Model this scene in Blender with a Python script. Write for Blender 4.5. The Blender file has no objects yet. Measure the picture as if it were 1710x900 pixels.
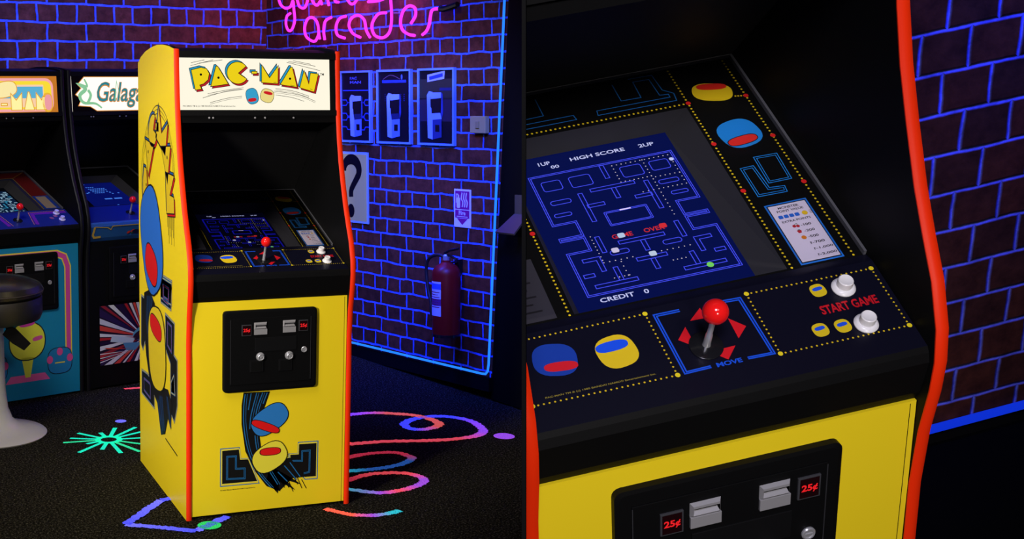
import bpy, bmesh, math, random
from mathutils import Matrix, Vector
random.seed(7)
C = bpy.context.scene.collection
sc = bpy.context.scene
PI = math.pi

# ---------------------------------------------------------------- camera
CAM = Vector((-1.57353, -4.86388, 1.81375))
RIGHT = Vector((0.93144, -0.36336, 0.01973)); DOWN = Vector((-0.04122, -0.15921, -0.98638)); FWD = Vector((0.36155, 0.91794, -0.16328))
cd = bpy.data.cameras.new('camera'); cam = bpy.data.objects.new('camera', cd); C.objects.link(cam)
m = Matrix.Identity(4)
for i in range(3):
    m[i][0] = RIGHT[i]; m[i][1] = -DOWN[i]; m[i][2] = -FWD[i]; m[i][3] = CAM[i]
cam.matrix_world = m
cd.sensor_width = 36; cd.lens = 36*2300/1710; cd.shift_x = (855-600)/1710; cd.clip_start = .05
sc.camera = cam
sc.view_settings.view_transform = 'Standard'; sc.view_settings.look = 'None'
sc.view_settings.gamma = 1; sc.view_settings.use_curve_mapping = False
sc.view_settings.exposure = 0.0

# the second room stands behind the added divider, raised and leaning
MB = Matrix(((0.9616922, 0.1308394, -0.2408923, -0.1116329), (-0.1954554, 0.9434159, -0.2678873, -3.0083166),
             (0.1922114, 0.3047088, 0.9328490, 0.4275808), (0, 0, 0, 1)))

# ---------------------------------------------------------------- light
w = bpy.data.worlds.new('world'); sc.world = w; w.use_nodes = True
w.node_tree.nodes['Background'].inputs[0].default_value = (.10, .12, .30, 1)
w.node_tree.nodes['Background'].inputs[1].default_value = .004

def spot(name, loc, target, power, col, size, blend=.35, radius=.25):
    l = bpy.data.lights.new(name, 'SPOT'); l.energy = power; l.color = col; l.spot_size = math.radians(size); l.spot_blend = blend
    l.shadow_soft_size = radius
    o = bpy.data.objects.new(name, l); C.objects.link(o); o.location = loc
    o.rotation_euler = (Vector(target)-Vector(loc)).to_track_quat('-Z', 'Y').to_euler(); return o

def area(name, loc, target, power, col, sx, sy, spread=180):
    l = bpy.data.lights.new(name, 'AREA'); l.energy = power; l.color = col; l.shape = 'RECTANGLE'; l.size = sx; l.size_y = sy
    l.spread = math.radians(spread)
    o = bpy.data.objects.new(name, l); C.objects.link(o); o.location = loc
    o.rotation_euler = (Vector(target)-Vector(loc)).to_track_quat('-Z', 'Y').to_euler(); return o

WARM = (1, .93, .84); BLUE = (.016, .055, 1); MAG = (1, .12, .9)
spot('key_spot', (-4.4, -3.7, 2.5), (-.05, .25, .86), 1280, WARM, 22, .35, .3)
spot('front_spot', (-.9, -5.6, 2.9), (0, .1, .8), 250, WARM, 20, .4, .3)
area('floor_fill', (-1.6, -.9, 3.6), (-.5, 1.9, .4), 28, (1, .93, .88), 1.2, 1.2, 100)
area('blue_wash_back', (-.9, 2.1, 3.5), (-1.05, 3.0, 1.9), 60, BLUE, 3.2, .15, 80)
area('blue_wash_right', (.35, 1.9, 3.1), (1.55, 2.2, 1.1), 50, BLUE, .15, 2.2, 62)
area('blue_wash_low', (.75, .1, 2.3), (1.6, 1.75, .75), 14, BLUE, .5, .3, 60)

def bw(p): return MB @ Vector(p)
area('close_key', bw((-.6, -1.6, 3.0)), bw((.1, .1, .8)), 12, (.82, .80, 1), .6, .6, 90)
spot('close_front', bw((-.3, -2.6, 1.7)), bw((.05, 0, .62)), 112, WARM, 30, .5, .2)
area('close_blue', bw((1.55, .45, 1.95)), bw((1.12, .85, 1.22)), 5.5, BLUE, .4, .2, 58)
area('close_wall_fill', bw((1.5, -.4, 1.9)), bw((1.1, .85, .8)), .7, (.35, .30, 1), .5, .5, 70)

# ---------------------------------------------------------------- materials
def lin(h):
    v = [int(h[i:i+2], 16)/255 for i in (0, 2, 4)]
    return tuple(x/12.92 if x <= .04045 else ((x+.055)/1.055)**2.4 for x in v)

MATS = {}
def mat(name, col, rough=.5, metal=0, emit=0, ecol=None, spec=.5, coat=0):
    if name in MATS: return MATS[name]
    if isinstance(col, str): col = lin(col)
    if isinstance(ecol, str): ecol = lin(ecol)
    m = bpy.data.materials.new(name); m.use_nodes = True; b = m.node_tree.nodes['Principled BSDF']
    b.inputs['Base Color'].default_value = (*col, 1); b.inputs['Roughness'].default_value = rough; b.inputs['Metallic'].default_value = metal
    b.inputs['Specular IOR Level'].default_value = spec; b.inputs['Coat Weight'].default_value = coat
    if emit:
        b.inputs['Emission Color'].default_value = (*(ecol or col), 1); b.inputs['Emission Strength'].default_value = emit
    # fine procedural surface grain on every painted material
    if not emit:
        n = m.node_tree; t = n.nodes.new('ShaderNodeTexNoise'); t.inputs['Scale'].default_value = 400; t.inputs['Detail'].default_value = 2
        bp = n.nodes.new('ShaderNodeBump'); bp.inputs['Strength'].default_value = .02; bp.inputs['Distance'].default_value = .001
        tc = n.nodes.new('ShaderNodeTexCoord'); n.links.new(tc.outputs['Object'], t.inputs['Vector'])
        n.links.new(t.outputs['Fac'], bp.inputs['Height']); n.links.new(bp.outputs['Normal'], b.inputs['Normal'])
    MATS[name] = m; return m

def lit(h, s=1.0): return mat('lit_%s_%g' % (h, s), (0, 0, 0), .5, emit=s, ecol=h, spec=.1)
def ink(h): return mat('ink_%s' % h, h, .45)
BLACK = mat('black_paint', (.0032, .0032, .0034), .55, spec=.10)
MATTE = mat('matte_black', (.003, .003, .003), .8, spec=.08)
GLOSSB = mat('gloss_black', (.008, .008, .010), .16)
YEL = mat('yellow_paint', (.90, .675, .014), .45, spec=.2)
REDM = mat('red_plastic', (.93, .030, .002), .45, spec=.2)
CHROME = mat('chrome', (.55, .55, .57), .25, metal=.55)
STEEL = mat('brushed_steel', (.42, .41, .42), .35, metal=.4)
REDBALL = mat('red_ball', (.85, .01, .01), .12)
WHITEP = mat('white_plastic', (.82, .80, .80), .3)

def glass_mat():
    m = bpy.data.materials.new('clear_glass'); m.use_nodes = True; n = m.node_tree; n.nodes.clear()
    o = n.nodes.new('ShaderNodeOutputMaterial'); t = n.nodes.new('ShaderNodeBsdfTransparent'); g = n.nodes.new('ShaderNodeBsdfGlossy')
    g.inputs['Roughness'].default_value = .05; mx = n.nodes.new('ShaderNodeMixShader'); f = n.nodes.new('ShaderNodeFresnel'); f.inputs[0].default_value = 1.3
    n.links.new(f.outputs[0], mx.inputs[0]); n.links.new(t.outputs[0], mx.inputs[1]); n.links.new(g.outputs[0], mx.inputs[2]); n.links.new(mx.outputs[0], o.inputs[0])
    return m
GLASS = glass_mat()

def brick_mat(name, bwid, row, mortar, c1, c2, cm, seed=0, soft=.012, squash=.5, msm=.35):
    m = bpy.data.materials.new(name); m.use_nodes = True; n = m.node_tree; b = n.nodes['Principled BSDF']; b.inputs['Roughness'].default_value = .95; b.inputs['Specular IOR Level'].default_value = .1
    tc = n.nodes.new('ShaderNodeTexCoord'); nz = n.nodes.new('ShaderNodeTexNoise'); nz.inputs['Scale'].default_value = 7; nz.inputs['Detail'].default_value = 4
    mp = n.nodes.new('ShaderNodeMapping'); mp.inputs['Location'].default_value = (seed*.37, seed*.61, 0)
    n.links.new(tc.outputs['Object'], mp.inputs[0]); n.links.new(mp.outputs[0], nz.inputs['Vector'])
    s = n.nodes.new('ShaderNodeVectorMath'); s.operation = 'SUBTRACT'; s.inputs[1].default_value = (.5, .5, .5); n.links.new(nz.outputs['Color'], s.inputs[0])
    k = n.nodes.new('ShaderNodeVectorMath'); k.operation = 'SCALE'; k.inputs['Scale'].default_value = soft*2; n.links.new(s.outputs[0], k.inputs[0])
    a = n.nodes.new('ShaderNodeVectorMath'); n.links.new(mp.outputs[0], a.inputs[0]); n.links.new(k.outputs[0], a.inputs[1])
    br = n.nodes.new('ShaderNodeTexBrick'); br.offset = .5; br.squash = squash; br.squash_frequency = 2
    for q, v in (('Color1', (*c1, 1)), ('Color2', (*c2, 1)), ('Mortar', (*cm, 1)), ('Scale', 1), ('Mortar Size', mortar), ('Mortar Smooth', msm), ('Brick Width', bwid), ('Row Height', row), ('Bias', -.1)):
        br.inputs[q].default_value = v
    n.links.new(a.outputs[0], br.inputs['Vector'])
    st = n.nodes.new('ShaderNodeTexNoise'); st.inputs['Scale'].default_value = 16; st.inputs['Detail'].default_value = 8; st.inputs['Roughness'].default_value = .7
    n.links.new(mp.outputs[0], st.inputs['Vector'])
    cr = n.nodes.new('ShaderNodeMapRange'); cr.inputs['From Min'].default_value = .3; cr.inputs['From Max'].default_value = .7; cr.inputs['To Min'].default_value = .45; cr.inputs['To Max'].default_value = 1.5
    n.links.new(st.outputs['Fac'], cr.inputs['Value'])
    ml = n.nodes.new('ShaderNodeVectorMath'); ml.operation = 'SCALE'; n.links.new(br.outputs['Color'], ml.inputs[0]); n.links.new(cr.outputs[0], ml.inputs['Scale'])
    n.links.new(ml.outputs[0], b.inputs['Base Color'])
    bp = n.nodes.new('ShaderNodeBump'); bp.inputs['Strength'].default_value = .8; bp.inputs['Distance'].default_value = .006; bp.invert = True
    ad = n.nodes.new('ShaderNodeMath'); ad.operation = 'MULTIPLY_ADD'; ad.inputs[1].default_value = -.5
    n.links.new(st.outputs['Fac'], ad.inputs[0]); n.links.new(br.outputs['Fac'], ad.inputs[2]); n.links.new(ad.outputs[0], bp.inputs['Height'])
    n.links.new(bp.outputs['Normal'], b.inputs['Normal']); return m

def carpet_mat(name='dark_speckled_carpet'):
    m = bpy.data.materials.new(name); m.use_nodes = True; n = m.node_tree; b = n.nodes['Principled BSDF']; b.inputs['Roughness'].default_value = 1; b.inputs['Specular IOR Level'].default_value = .05
    tc = n.nodes.new('ShaderNodeTexCoord'); nz = n.nodes.new('ShaderNodeTexNoise'); nz.inputs['Scale'].default_value = 120; nz.inputs['Detail'].default_value = 4; nz.inputs['Roughness'].default_value = .9
    n.links.new(tc.outputs['Object'], nz.inputs['Vector']); r = n.nodes.new('ShaderNodeValToRGB')
    r.color_ramp.elements[0].position = .53; r.color_ramp.elements[0].color = (.004, .0035, .0015, 1); r.color_ramp.elements[1].position = .68; r.color_ramp.elements[1].color = (.25, .235, .17, 1)
    n.links.new(nz.outputs['Fac'], r.inputs[0]); n.links.new(r.outputs[0], b.inputs['Base Color'])
    bp = n.nodes.new('ShaderNodeBump'); bp.inputs['Strength'].default_value = 1; bp.inputs['Distance'].default_value = .006
    n.links.new(nz.outputs['Fac'], bp.inputs['Height']); n.links.new(bp.outputs['Normal'], b.inputs['Normal']); return m

def dye_mat():
    # fluorescent carpet yarn: coloured per stroke, gives off a little light under the black lights
    m = bpy.data.materials.new('fluorescent_yarn'); m.use_nodes = True; n = m.node_tree; b = n.nodes['Principled BSDF']; b.inputs['Roughness'].default_value = 1; b.inputs['Specular IOR Level'].default_value = 0
    at = n.nodes.new('ShaderNodeAttribute'); at.attribute_name = 'Col'; tc = n.nodes.new('ShaderNodeTexCoord')
    nz = n.nodes.new('ShaderNodeTexNoise'); nz.inputs['Scale'].default_value = 240; nz.inputs['Detail'].default_value = 3; n.links.new(tc.outputs['Object'], nz.inputs['Vector'])
    mr = n.nodes.new('ShaderNodeMapRange'); mr.inputs['From Min'].default_value = .35; mr.inputs['From Max'].default_value = .55; mr.inputs['To Min'].default_value = .45; mr.inputs['To Max'].default_value = 1.05
    n.links.new(nz.outputs['Fac'], mr.inputs['Value'])
    sv = n.nodes.new('ShaderNodeVectorMath'); sv.operation = 'SCALE'; n.links.new(at.outputs['Color'], sv.inputs[0]); n.links.new(mr.outputs[0], sv.inputs['Scale'])
    n.links.new(sv.outputs[0], b.inputs['Base Color']); n.links.new(sv.outputs[0], b.inputs['Emission Color']); b.inputs['Emission Strength'].default_value = .75; return m

# ---------------------------------------------------------------- helpers
def empty(name, mtx, label, cat, group=None):
    o = bpy.data.objects.new(name, None); C.objects.link(o); o.matrix_world = mtx; o.empty_display_size = .1
    o['label'] = label; o['category'] = cat
    if group: o['group'] = group
    return o

CLIP = None   # (world co, world normal, matrix): geometry behind the added divider is not built
PLN = (RIGHT - FWD*((878-600)/2300)).normalized()

def finish(name, bm, mats, parent=None, mtx=None, smooth=False, clip=False):
    if not isinstance(mats, (list, tuple)): mats = [mats]
    if clip:
        inv = MB.inverted(); co = inv @ (CAM + PLN*.001); no = (inv.to_3x3() @ PLN).normalized()
        bmesh.ops.bisect_plane(bm, geom=bm.verts[:]+bm.edges[:]+bm.faces[:], dist=1e-6, plane_co=co, plane_no=no, clear_inner=True)
        if not bm.faces: bm.free(); return None
    me = bpy.data.meshes.new(name); bm.to_mesh(me); bm.free()
    for q in mats: me.materials.append(q)
    if smooth:
        for p in me.polygons: p.use_smooth = True
        try: me.set_sharp_from_angle(angle=math.radians(35))
        except Exception: pass
    o = bpy.data.objects.new(name, me); C.objects.link(o)
    if parent: o.parent = parent
    elif mtx is not None: o.matrix_world = mtx
    return o

def box(bm, a, b, mi=0, bev=0):
    v = [bm.verts.new((x, y, z)) for x in (a[0], b[0]) for y in (a[1], b[1]) for z in (a[2], b[2])]
    fs = [bm.faces.new([v[i] for i in q]) for q in ((0, 1, 3, 2), (4, 6, 7, 5), (0, 4, 5, 1), (2, 3, 7, 6), (0, 2, 6, 4), (1, 5, 7, 3))]
    for f in fs: f.material_index = mi
    if bev:
        es = list({e for f in fs for e in f.edges}); r = bmesh.ops.bevel(bm, geom=es, offset=bev, segments=2, affect='EDGES', profile=.6)
        for f in r['faces']: f.material_index = mi

def xprism(bm, pts, x0, x1, mi=0):
    """polygon pts (y,z) extruded along x"""
    a = [bm.verts.new((x0, y, z)) for y, z in pts]; b = [bm.verts.new((x1, y, z)) for y, z in pts]; n = len(pts)
    fs = [bm.faces.new(a), bm.faces.new(b[::-1])] + [bm.faces.new((a[i], b[i], b[(i+1) % n], a[(i+1) % n])) for i in range(n)]
    for f in fs: f.material_index = mi
    return fs

def lathe(bm, prof, org=(0, 0, 0), axis=(0, 0, 1), seg=32, mi=0):
    q = Vector((0, 0, 1)).rotation_difference(Vector(axis)).to_matrix(); org = Vector(org); rings = []
    for r, h in prof:
        if r < 1e-6: rings.append([bm.verts.new(org + q @ Vector((0, 0, h)))])
        else: rings.append([bm.verts.new(org + q @ Vector((r*math.cos(2*PI*i/seg), r*math.sin(2*PI*i/seg), h))) for i in range(seg)])
    for A, B in zip(rings, rings[1:]):
        for i in range(seg):
            j = (i+1) % seg
            if len(A) == 1 and len(B) == 1: break
            if len(A) == 1: f = bm.faces.new((A[0], B[i], B[j]))
            elif len(B) == 1: f = bm.faces.new((A[i], B[0], A[j]))
            else: f = bm.faces.new((A[i], B[i], B[j], A[j]))
            f.material_index = mi

def smooth_path(pts, n=6, closed=False):
    pts = [Vector(p) for p in pts]; L = len(pts); out = []
    rng = range(L) if closed else range(L-1)
    for i in rng:
        g = (lambda k: pts[k % L]) if closed else (lambda k: pts[max(0, min(L-1, k))])
        a, b, c, d = g(i-1), g(i), g(i+1), g(i+2)
        for k in range(n):
            t = k/n; out.append(.5*((2*b) + (c-a)*t + (2*a-5*b+4*c-d)*t*t + (3*b-a-3*c+d)*t**3))
    if not closed: out.append(pts[-1])
    return out

def tube(bm, pts, r, seg=8, mi=0, cap=True):
    pts = [Vector(p) for p in pts]; rings = []; up = None
    for i, p in enumerate(pts):
        d = (pts[min(i+1, len(pts)-1)] - pts[max(i-1, 0)]).normalized()
        if up is None: up = d.orthogonal().normalized()
        up = (up - d*up.dot(d)).normalized(); s = d.cross(up); rr = r(i/(len(pts)-1)) if callable(r) else r
        rings.append([bm.verts.new(p + (up*math.cos(2*PI*k/seg)+s*math.sin(2*PI*k/seg))*rr) for k in range(seg)])
    for A, B in zip(rings, rings[1:]):
        for k in range(seg):
            f = bm.faces.new((A[k], A[(k+1) % seg], B[(k+1) % seg], B[k])); f.material_index = mi
    if cap:
        for R_ in (rings[0][::-1], rings[-1]):
            f = bm.faces.new(R_); f.material_index = mi

TXT = {}
def text_tris(s, bold=0.0):
    if (s, bold) in TXT: return TXT[(s, bold)]
    cu = bpy.data.curves.new('t', 'FONT'); cu.body = s; cu.offset = bold; cu.resolution_u = 3
    o = bpy.data.objects.new('t', cu); C.objects.link(o); bpy.context.view_layer.update()
    me = bpy.data.meshes.new_from_object(o.evaluated_get(bpy.context.evaluated_depsgraph_get()))
    vs = [(v.co.x, v.co.y) for v in me.vertices]; fs = [tuple(p.vertices) for p in me.polygons]
    bpy.data.objects.remove(o); bpy.data.curves.remove(cu); bpy.data.meshes.remove(me)
    TXT[(s, bold)] = (vs, fs); return vs, fs

class Art:
    """flat print on a surface: frame(u, v, h) gives the 3D point"""
    def __init__(s, frame, step=.0003): s.f = frame; s.bm = bmesh.new(); s.mats = []; s.step = step; s.lay = 1
    def mi(s, m):
        if isinstance(m, str): m = ink(m)
        if m not in s.mats: s.mats.append(m)
        return s.mats.index(m)
    def P(s, u, v, l=None): return s.f(u, v, s.step*(s.lay if l is None else l))
    def poly(s, pts, m, l=None):
        vs = [s.bm.verts.new(s.P(u, v, l)) for u, v in pts]
        try: f = s.bm.faces.new(vs)
        except ValueError: return
        f.normal_update(); f.material_index = s.mi(m); bmesh.ops.triangulate(s.bm, faces=[f], ngon_method='EAR_CLIP')
    def ell(s, u, v, a, b, m, l=None, ang=0, n=28, a0=0, a1=2*PI, wedge=False):
        c, d = math.cos(ang), math.sin(ang); P = []
        full = abs(a1-a0-2*PI) < 1e-6
        for i in range(n if full else n+1):
            t = a0+(a1-a0)*i/n; x, y = a*math.cos(t), b*math.sin(t); P.append((u+c*x-d*y, v+d*x+c*y))
        if wedge: P.append((u, v))
        s.poly(P, m, l)
    def line(s, pts, wd, m, l=None, closed=False, wfun=None):
        pts = [Vector((p[0], p[1])) for p in pts]; n = len(pts)
        if n < 2: return
        L, R_ = [], []
        for i, p in enumerate(pts):
            a = pts[(i-1) % n] if closed or i else p; b = pts[(i+1) % n] if closed or i < n-1 else p
            d1 = (p-a).normalized() if (p-a).length > 1e-9 else (b-p).normalized(); d2 = (b-p).normalized() if (b-p).length > 1e-9 else d1
            n1 = Vector((-d1.y, d1.x)); n2 = Vector((-d2.y, d2.x)); mt = (n1+n2)
            mt = mt.normalized() if mt.length > 1e-6 else n1
            k = 1/max(.35, mt.dot(n1)); ww = wd*(wfun(i/(n-1)) if wfun else 1)/2*k
            L.append(s.bm.verts.new(s.P(*(p+mt*ww), l))); R_.append(s.bm.verts.new(s.P(*(p-mt*ww), l)))
        mi = s.mi(m)
        for i in range(n if closed else n-1):
            j = (i+1) % n; f = s.bm.faces.new((R_[i], R_[j], L[j], L[i])); f.material_index = mi
    def rect(s, u0, v0, u1, v1, m, l=None): s.poly([(u0, v0), (u1, v0), (u1, v1), (u0, v1)], m, l)
    def rrect(s, u0, v0, u1, v1, r, wd=None, m=None, l=None):
        P = []
        for cx_, cy_, a in ((u1-r, v1-r, 0), (u0+r, v1-r, 1), (u0+r, v0+r, 2), (u1-r, v0+r, 3)):
            for k in range(5):
                t = (a+k/4)*PI/2; P.append((cx_+r*math.cos(t), cy_+r*math.sin(t)))
        if wd: s.line(P, wd, m, l, True)
        else: s.poly(P, m, l)
    def dots(s, p0, p1, n, r, m, l=None, ends=None):
        for i in range(n):
            t = i/(n-1); u, v = p0[0]+(p1[0]-p0[0])*t, p0[1]+(p1[1]-p0[1])*t
            s.ell(u, v, r, r, m, l, n=8)
    def text(s, st, u0, v0, u1, v1, m, l=None, bold=.0, fn=None, shear=0):
        vs, fs = text_tris(st, bold)
        if not vs: return
        x0 = min(a for a, b in vs); x1 = max(a for a, b in vs); y0 = min(b for a, b in vs); y1 = max(b for a, b in vs); mi = s.mi(m); bv = []
        for a, b in vs:
            t, q = (a-x0)/(x1-x0), (b-y0)/(y1-y0)
            u, v = (u0+(u1-u0)*t+shear*q, v0+(v1-v0)*q) if fn is None else fn(t, q)
            bv.append(s.bm.verts.new(s.P(u, v, l)))
        for f in fs:
            try: g = s.bm.faces.new([bv[i] for i in f]); g.material_index = mi
            except ValueError: pass
    def done(s, name, parent=None, clip=False, mtx=None):
        return finish(name, s.bm, s.mats, parent, mtx, clip=clip)

def rrpts(u0, v0, u1, v1, r, n=5):
    P = []
    for cx_, cy_, a in ((u1-r, v1-r, 0), (u0+r, v1-r, 1), (u0+r, v0+r, 2), (u1-r, v0+r, 3)):
        for k in range(n):
            t = (a+k/(n-1))*PI/2; P.append((cx_+r*math.cos(t), cy_+r*math.sin(t)))
    return P

def blob(cu, cv, a, b, ang=0, p=2.6, n=28):
    """a plain rounded lozenge"""
    out = []
    for i in range(n):
        t = 2*PI*i/n; c, s = math.cos(t), math.sin(t); x = a*math.copysign(abs(c)**(2/p), c); y = b*math.copysign(abs(s)**(2/p), s)
        out.append((cu+x*math.cos(ang)-y*math.sin(ang), cv+x*math.sin(ang)+y*math.cos(ang)))
    return out

MQ = {'P': [(-0.2668, 0.1506), (-0.2285, 0.1605), (-0.2064, 0.156), (-0.1963, 0.1382), (-0.2012, 0.1144), (-0.2189, 0.0993), (-0.2344, 0.0944), (-0.2267, 0.0796), (-0.2521, 0.0753)], 'A': [(-0.1666, 0.1654), (-0.1226, 0.0988), (-0.1925, 0.0888)], 'M': [(0.0096, 0.1736), (0.0404, 0.1243), (0.0766, 0.1714), (0.0739, 0.1015), (0.0081, 0.1053)], 'A2': [(0.13, 0.1653), (0.1512, 0.0886), (0.0822, 0.0985)], 'N': [(0.1804, 0.1543), (0.199, 0.1024), (0.2063, 0.1442), (0.239, 0.1408), (0.2207, 0.0707), (0.1609, 0.0869)], 'hy': [(-0.0303, 0.1478), (-0.0088, 0.148), (-0.009, 0.1383), (-0.0305, 0.1381)], 'Cc': [(-0.0891, 0.1411), (-0.05, 0.1415), (-0.0882, 0.1783), (-0.052, 0.1668), (-0.0511, 0.1223), (-0.0822, 0.1412)], 'dots': [(-0.2291, 0.1337), (-0.1613, 0.1225), (0.1227, 0.1214)], 'tm': [(0.2468, 0.136), (0.2272, 0.1395)], 'l1': [(-0.2661, 0.1772), (-0.2136, 0.1886)], 'l2': [(-0.2676, 0.1666), (-0.1796, 0.1891)], 'l3': [(-0.2355, 0.1764), (-0.1436, 0.1896)], 'l4': [(0.1175, 0.1871), (0.2277, 0.1701)], 'l5': [(0.111, 0.1839), (0.2471, 0.1532)], 'l6': [(0.137, 0.1904), (0.2082, 0.1773)], 'l7': [(-0.2232, 0.0469), (-0.1263, 0.073), (-0.0697, 0.0794)], 'l8': [(-0.2043, 0.0624), (-0.1262, 0.0772), (-0.0633, 0.0854)], 'l9': [(-0.1958, 0.029), (-0.1269, 0.046), (-0.0703, 0.0535)], 'l10': [(0.0639, 0.0832), (0.1347, 0.0745), (0.1994, 0.0546)], 'l11': [(0.0573, 0.0741), (0.1604, 0.0593), (0.2253, 0.035)], 'l12': [(0.0634, 0.0589), (0.1277, 0.05), (0.1795, 0.0349)], 'st1': [(-0.0695, 0.0884), (-0.0251, 0.0947), (-0.0136, 0.0404), (-0.0707, 0.0342)], 'st2': [(0.0, 0.0828), (0.0575, 0.0832), (0.0565, 0.0345), (-0.0009, 0.0374)]}
FA = {'lb': [(-0.191, 0.2648), (-0.1215, 0.2641), (-0.1164, 0.2232), (-0.0852, 0.2216), (-0.0465, 0.1276), (-0.1912, 0.1295)], 'li': [(-0.1696, 0.2377), (-0.1348, 0.2363), (-0.1348, 0.1871), (-0.0998, 0.185), (-0.0998, 0.1456), (-0.1697, 0.1488)], 'rb': [(0.1185, 0.2633), (0.1943, 0.2616), (0.1936, 0.1229), (0.1459, 0.1244), (0.0829, 0.2045), (0.0828, 0.2237), (0.1175, 0.2224)], 'ri': [(0.0927, 0.1971), (0.1335, 0.1933), (0.1332, 0.2318), (0.1648, 0.2322), (0.1642, 0.1452), (0.1405, 0.1411)], 'sw': [(-0.1064, 0.4858), (-0.0007, 0.4829), (-0.028, 0.4046), (-0.0438, 0.3303), (-0.034, 0.2535), (0.0017, 0.1866), (0.0932, 0.1264), (0.0411, 0.0802), (-0.011, 0.1048), (-0.0563, 0.1668), (-0.098, 0.2531), (-0.1139, 0.3614), (-0.114, 0.4365)], 'fan': [(0.0016, 0.1994), (0.0829, 0.2109), (0.1458, 0.1276), (0.0932, 0.1264), (0.1329, 0.0966), (0.067, 0.1226), (0.1066, 0.0767), (0.0409, 0.1188), (0.0346, 0.0712), (-0.011, 0.124)], 's1': [(-0.1001, 0.4791), (-0.1051, 0.4296), (-0.1038, 0.348), (-0.0852, 0.2519), (-0.0466, 0.1658), (0.0085, 0.0964)], 's2': [(-0.076, 0.4804), (-0.0873, 0.4156)], 's3': [(-0.0537, 0.4806), (-0.0759, 0.3959), (-0.0809, 0.3398)], 's4': [(-0.0301, 0.4801), (-0.0536, 0.4129), (-0.0643, 0.3321)], 's5': [(-0.0122, 0.4787), (-0.0281, 0.436)], 's6': [(-0.0598, 0.3128), (-0.0468, 0.242), (0.0018, 0.1611), (0.0345, 0.1066)], 's7': [(0.083, 0.1916), (0.126, 0.1296)], 's8': [(0.0602, 0.181), (0.1129, 0.118)], 's9': [(0.0342, 0.1579), (0.0736, 0.1155)]}
SA = {'b1': [(-0.442, 0.886), (-0.258, 0.888), (-0.271, 0.773), (-0.444, 0.774)], 'b1i': [(-0.401, 0.85), (-0.309, 0.851), (-0.318, 0.788), (-0.402, 0.792)], 'sh': [(-0.755, 1.172), (-0.648, 1.174), (-0.694, 1.11), (-0.759, 1.021)], 'st': [(-0.325, 1.177), (-0.217, 1.176)], 'ov': [(-0.769, 1.161), (-0.789, 1.248), (-0.741, 1.382), (-0.628, 1.496), (-0.5, 1.55), (-0.36, 1.525), (-0.283, 1.452), (-0.227, 1.366), (-0.209, 1.277)], 'dark': [(-0.74, 0.76), (-0.648, 0.788), (-0.545, 0.748), (-0.557, 0.674), (-0.664, 0.568), (-0.634, 0.465), (-0.541, 0.414), (-0.323, 0.444), (-0.257, 0.403), (-0.277, 0.293), (-0.324, 0.327), (-0.374, 0.249), (-0.443, 0.226), (-0.502, 0.34), (-0.636, 0.391), (-0.709, 0.497), (-0.749, 0.612)], 'r1': [(-0.443, 0.876), (-0.261, 0.879), (-0.262, 0.794), (-0.444, 0.792)], 'r1i': [(-0.394, 0.85), (-0.308, 0.85), (-0.309, 0.805), (-0.395, 0.804)], 'r2': [(-0.367, 0.741), (-0.217, 0.73), (-0.227, 0.604), (-0.172, 0.594), (-0.174, 0.413), (-0.22, 0.338), (-0.286, 0.361), (-0.283, 0.557), (-0.359, 0.598)], 'r2i': [(-0.329, 0.714), (-0.263, 0.71), (-0.264, 0.607), (-0.33, 0.622)], 'r3': [(-0.228, 0.524), (-0.275, 0.485), (-0.275, 0.444), (-0.21, 0.449)], 'l1': [(-0.801, 0.737), (-0.735, 0.737), (-0.729, 0.554), (-0.774, 0.508), (-0.807, 0.525)], 'l2': [(-0.799, 0.415), (-0.689, 0.422), (-0.562, 0.409), (-0.564, 0.306), (-0.801, 0.314)], 'l2i': [(-0.755, 0.388), (-0.636, 0.391), (-0.637, 0.33), (-0.756, 0.337)], 'line': [(-0.374, 0.231), (-0.148, 0.234)], 'k1': [(-0.441, 0.391), (-0.403, 0.259)], 'k2': [(-0.512, 0.361), (-0.443, 0.236)], 'k3': [(-0.352, 0.413), (-0.286, 0.302)], 'k4': [(-0.471, 0.384), (-0.433, 0.25)], 'k5': [(-0.686, 0.758), (-0.705, 0.645), (-0.654, 0.534), (-0.623, 0.48)], 'k6': [(-0.649, 0.764), (-0.662, 0.653), (-0.632, 0.563)], 'k7': [(-0.607, 0.772), (-0.63, 0.672)]}
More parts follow.
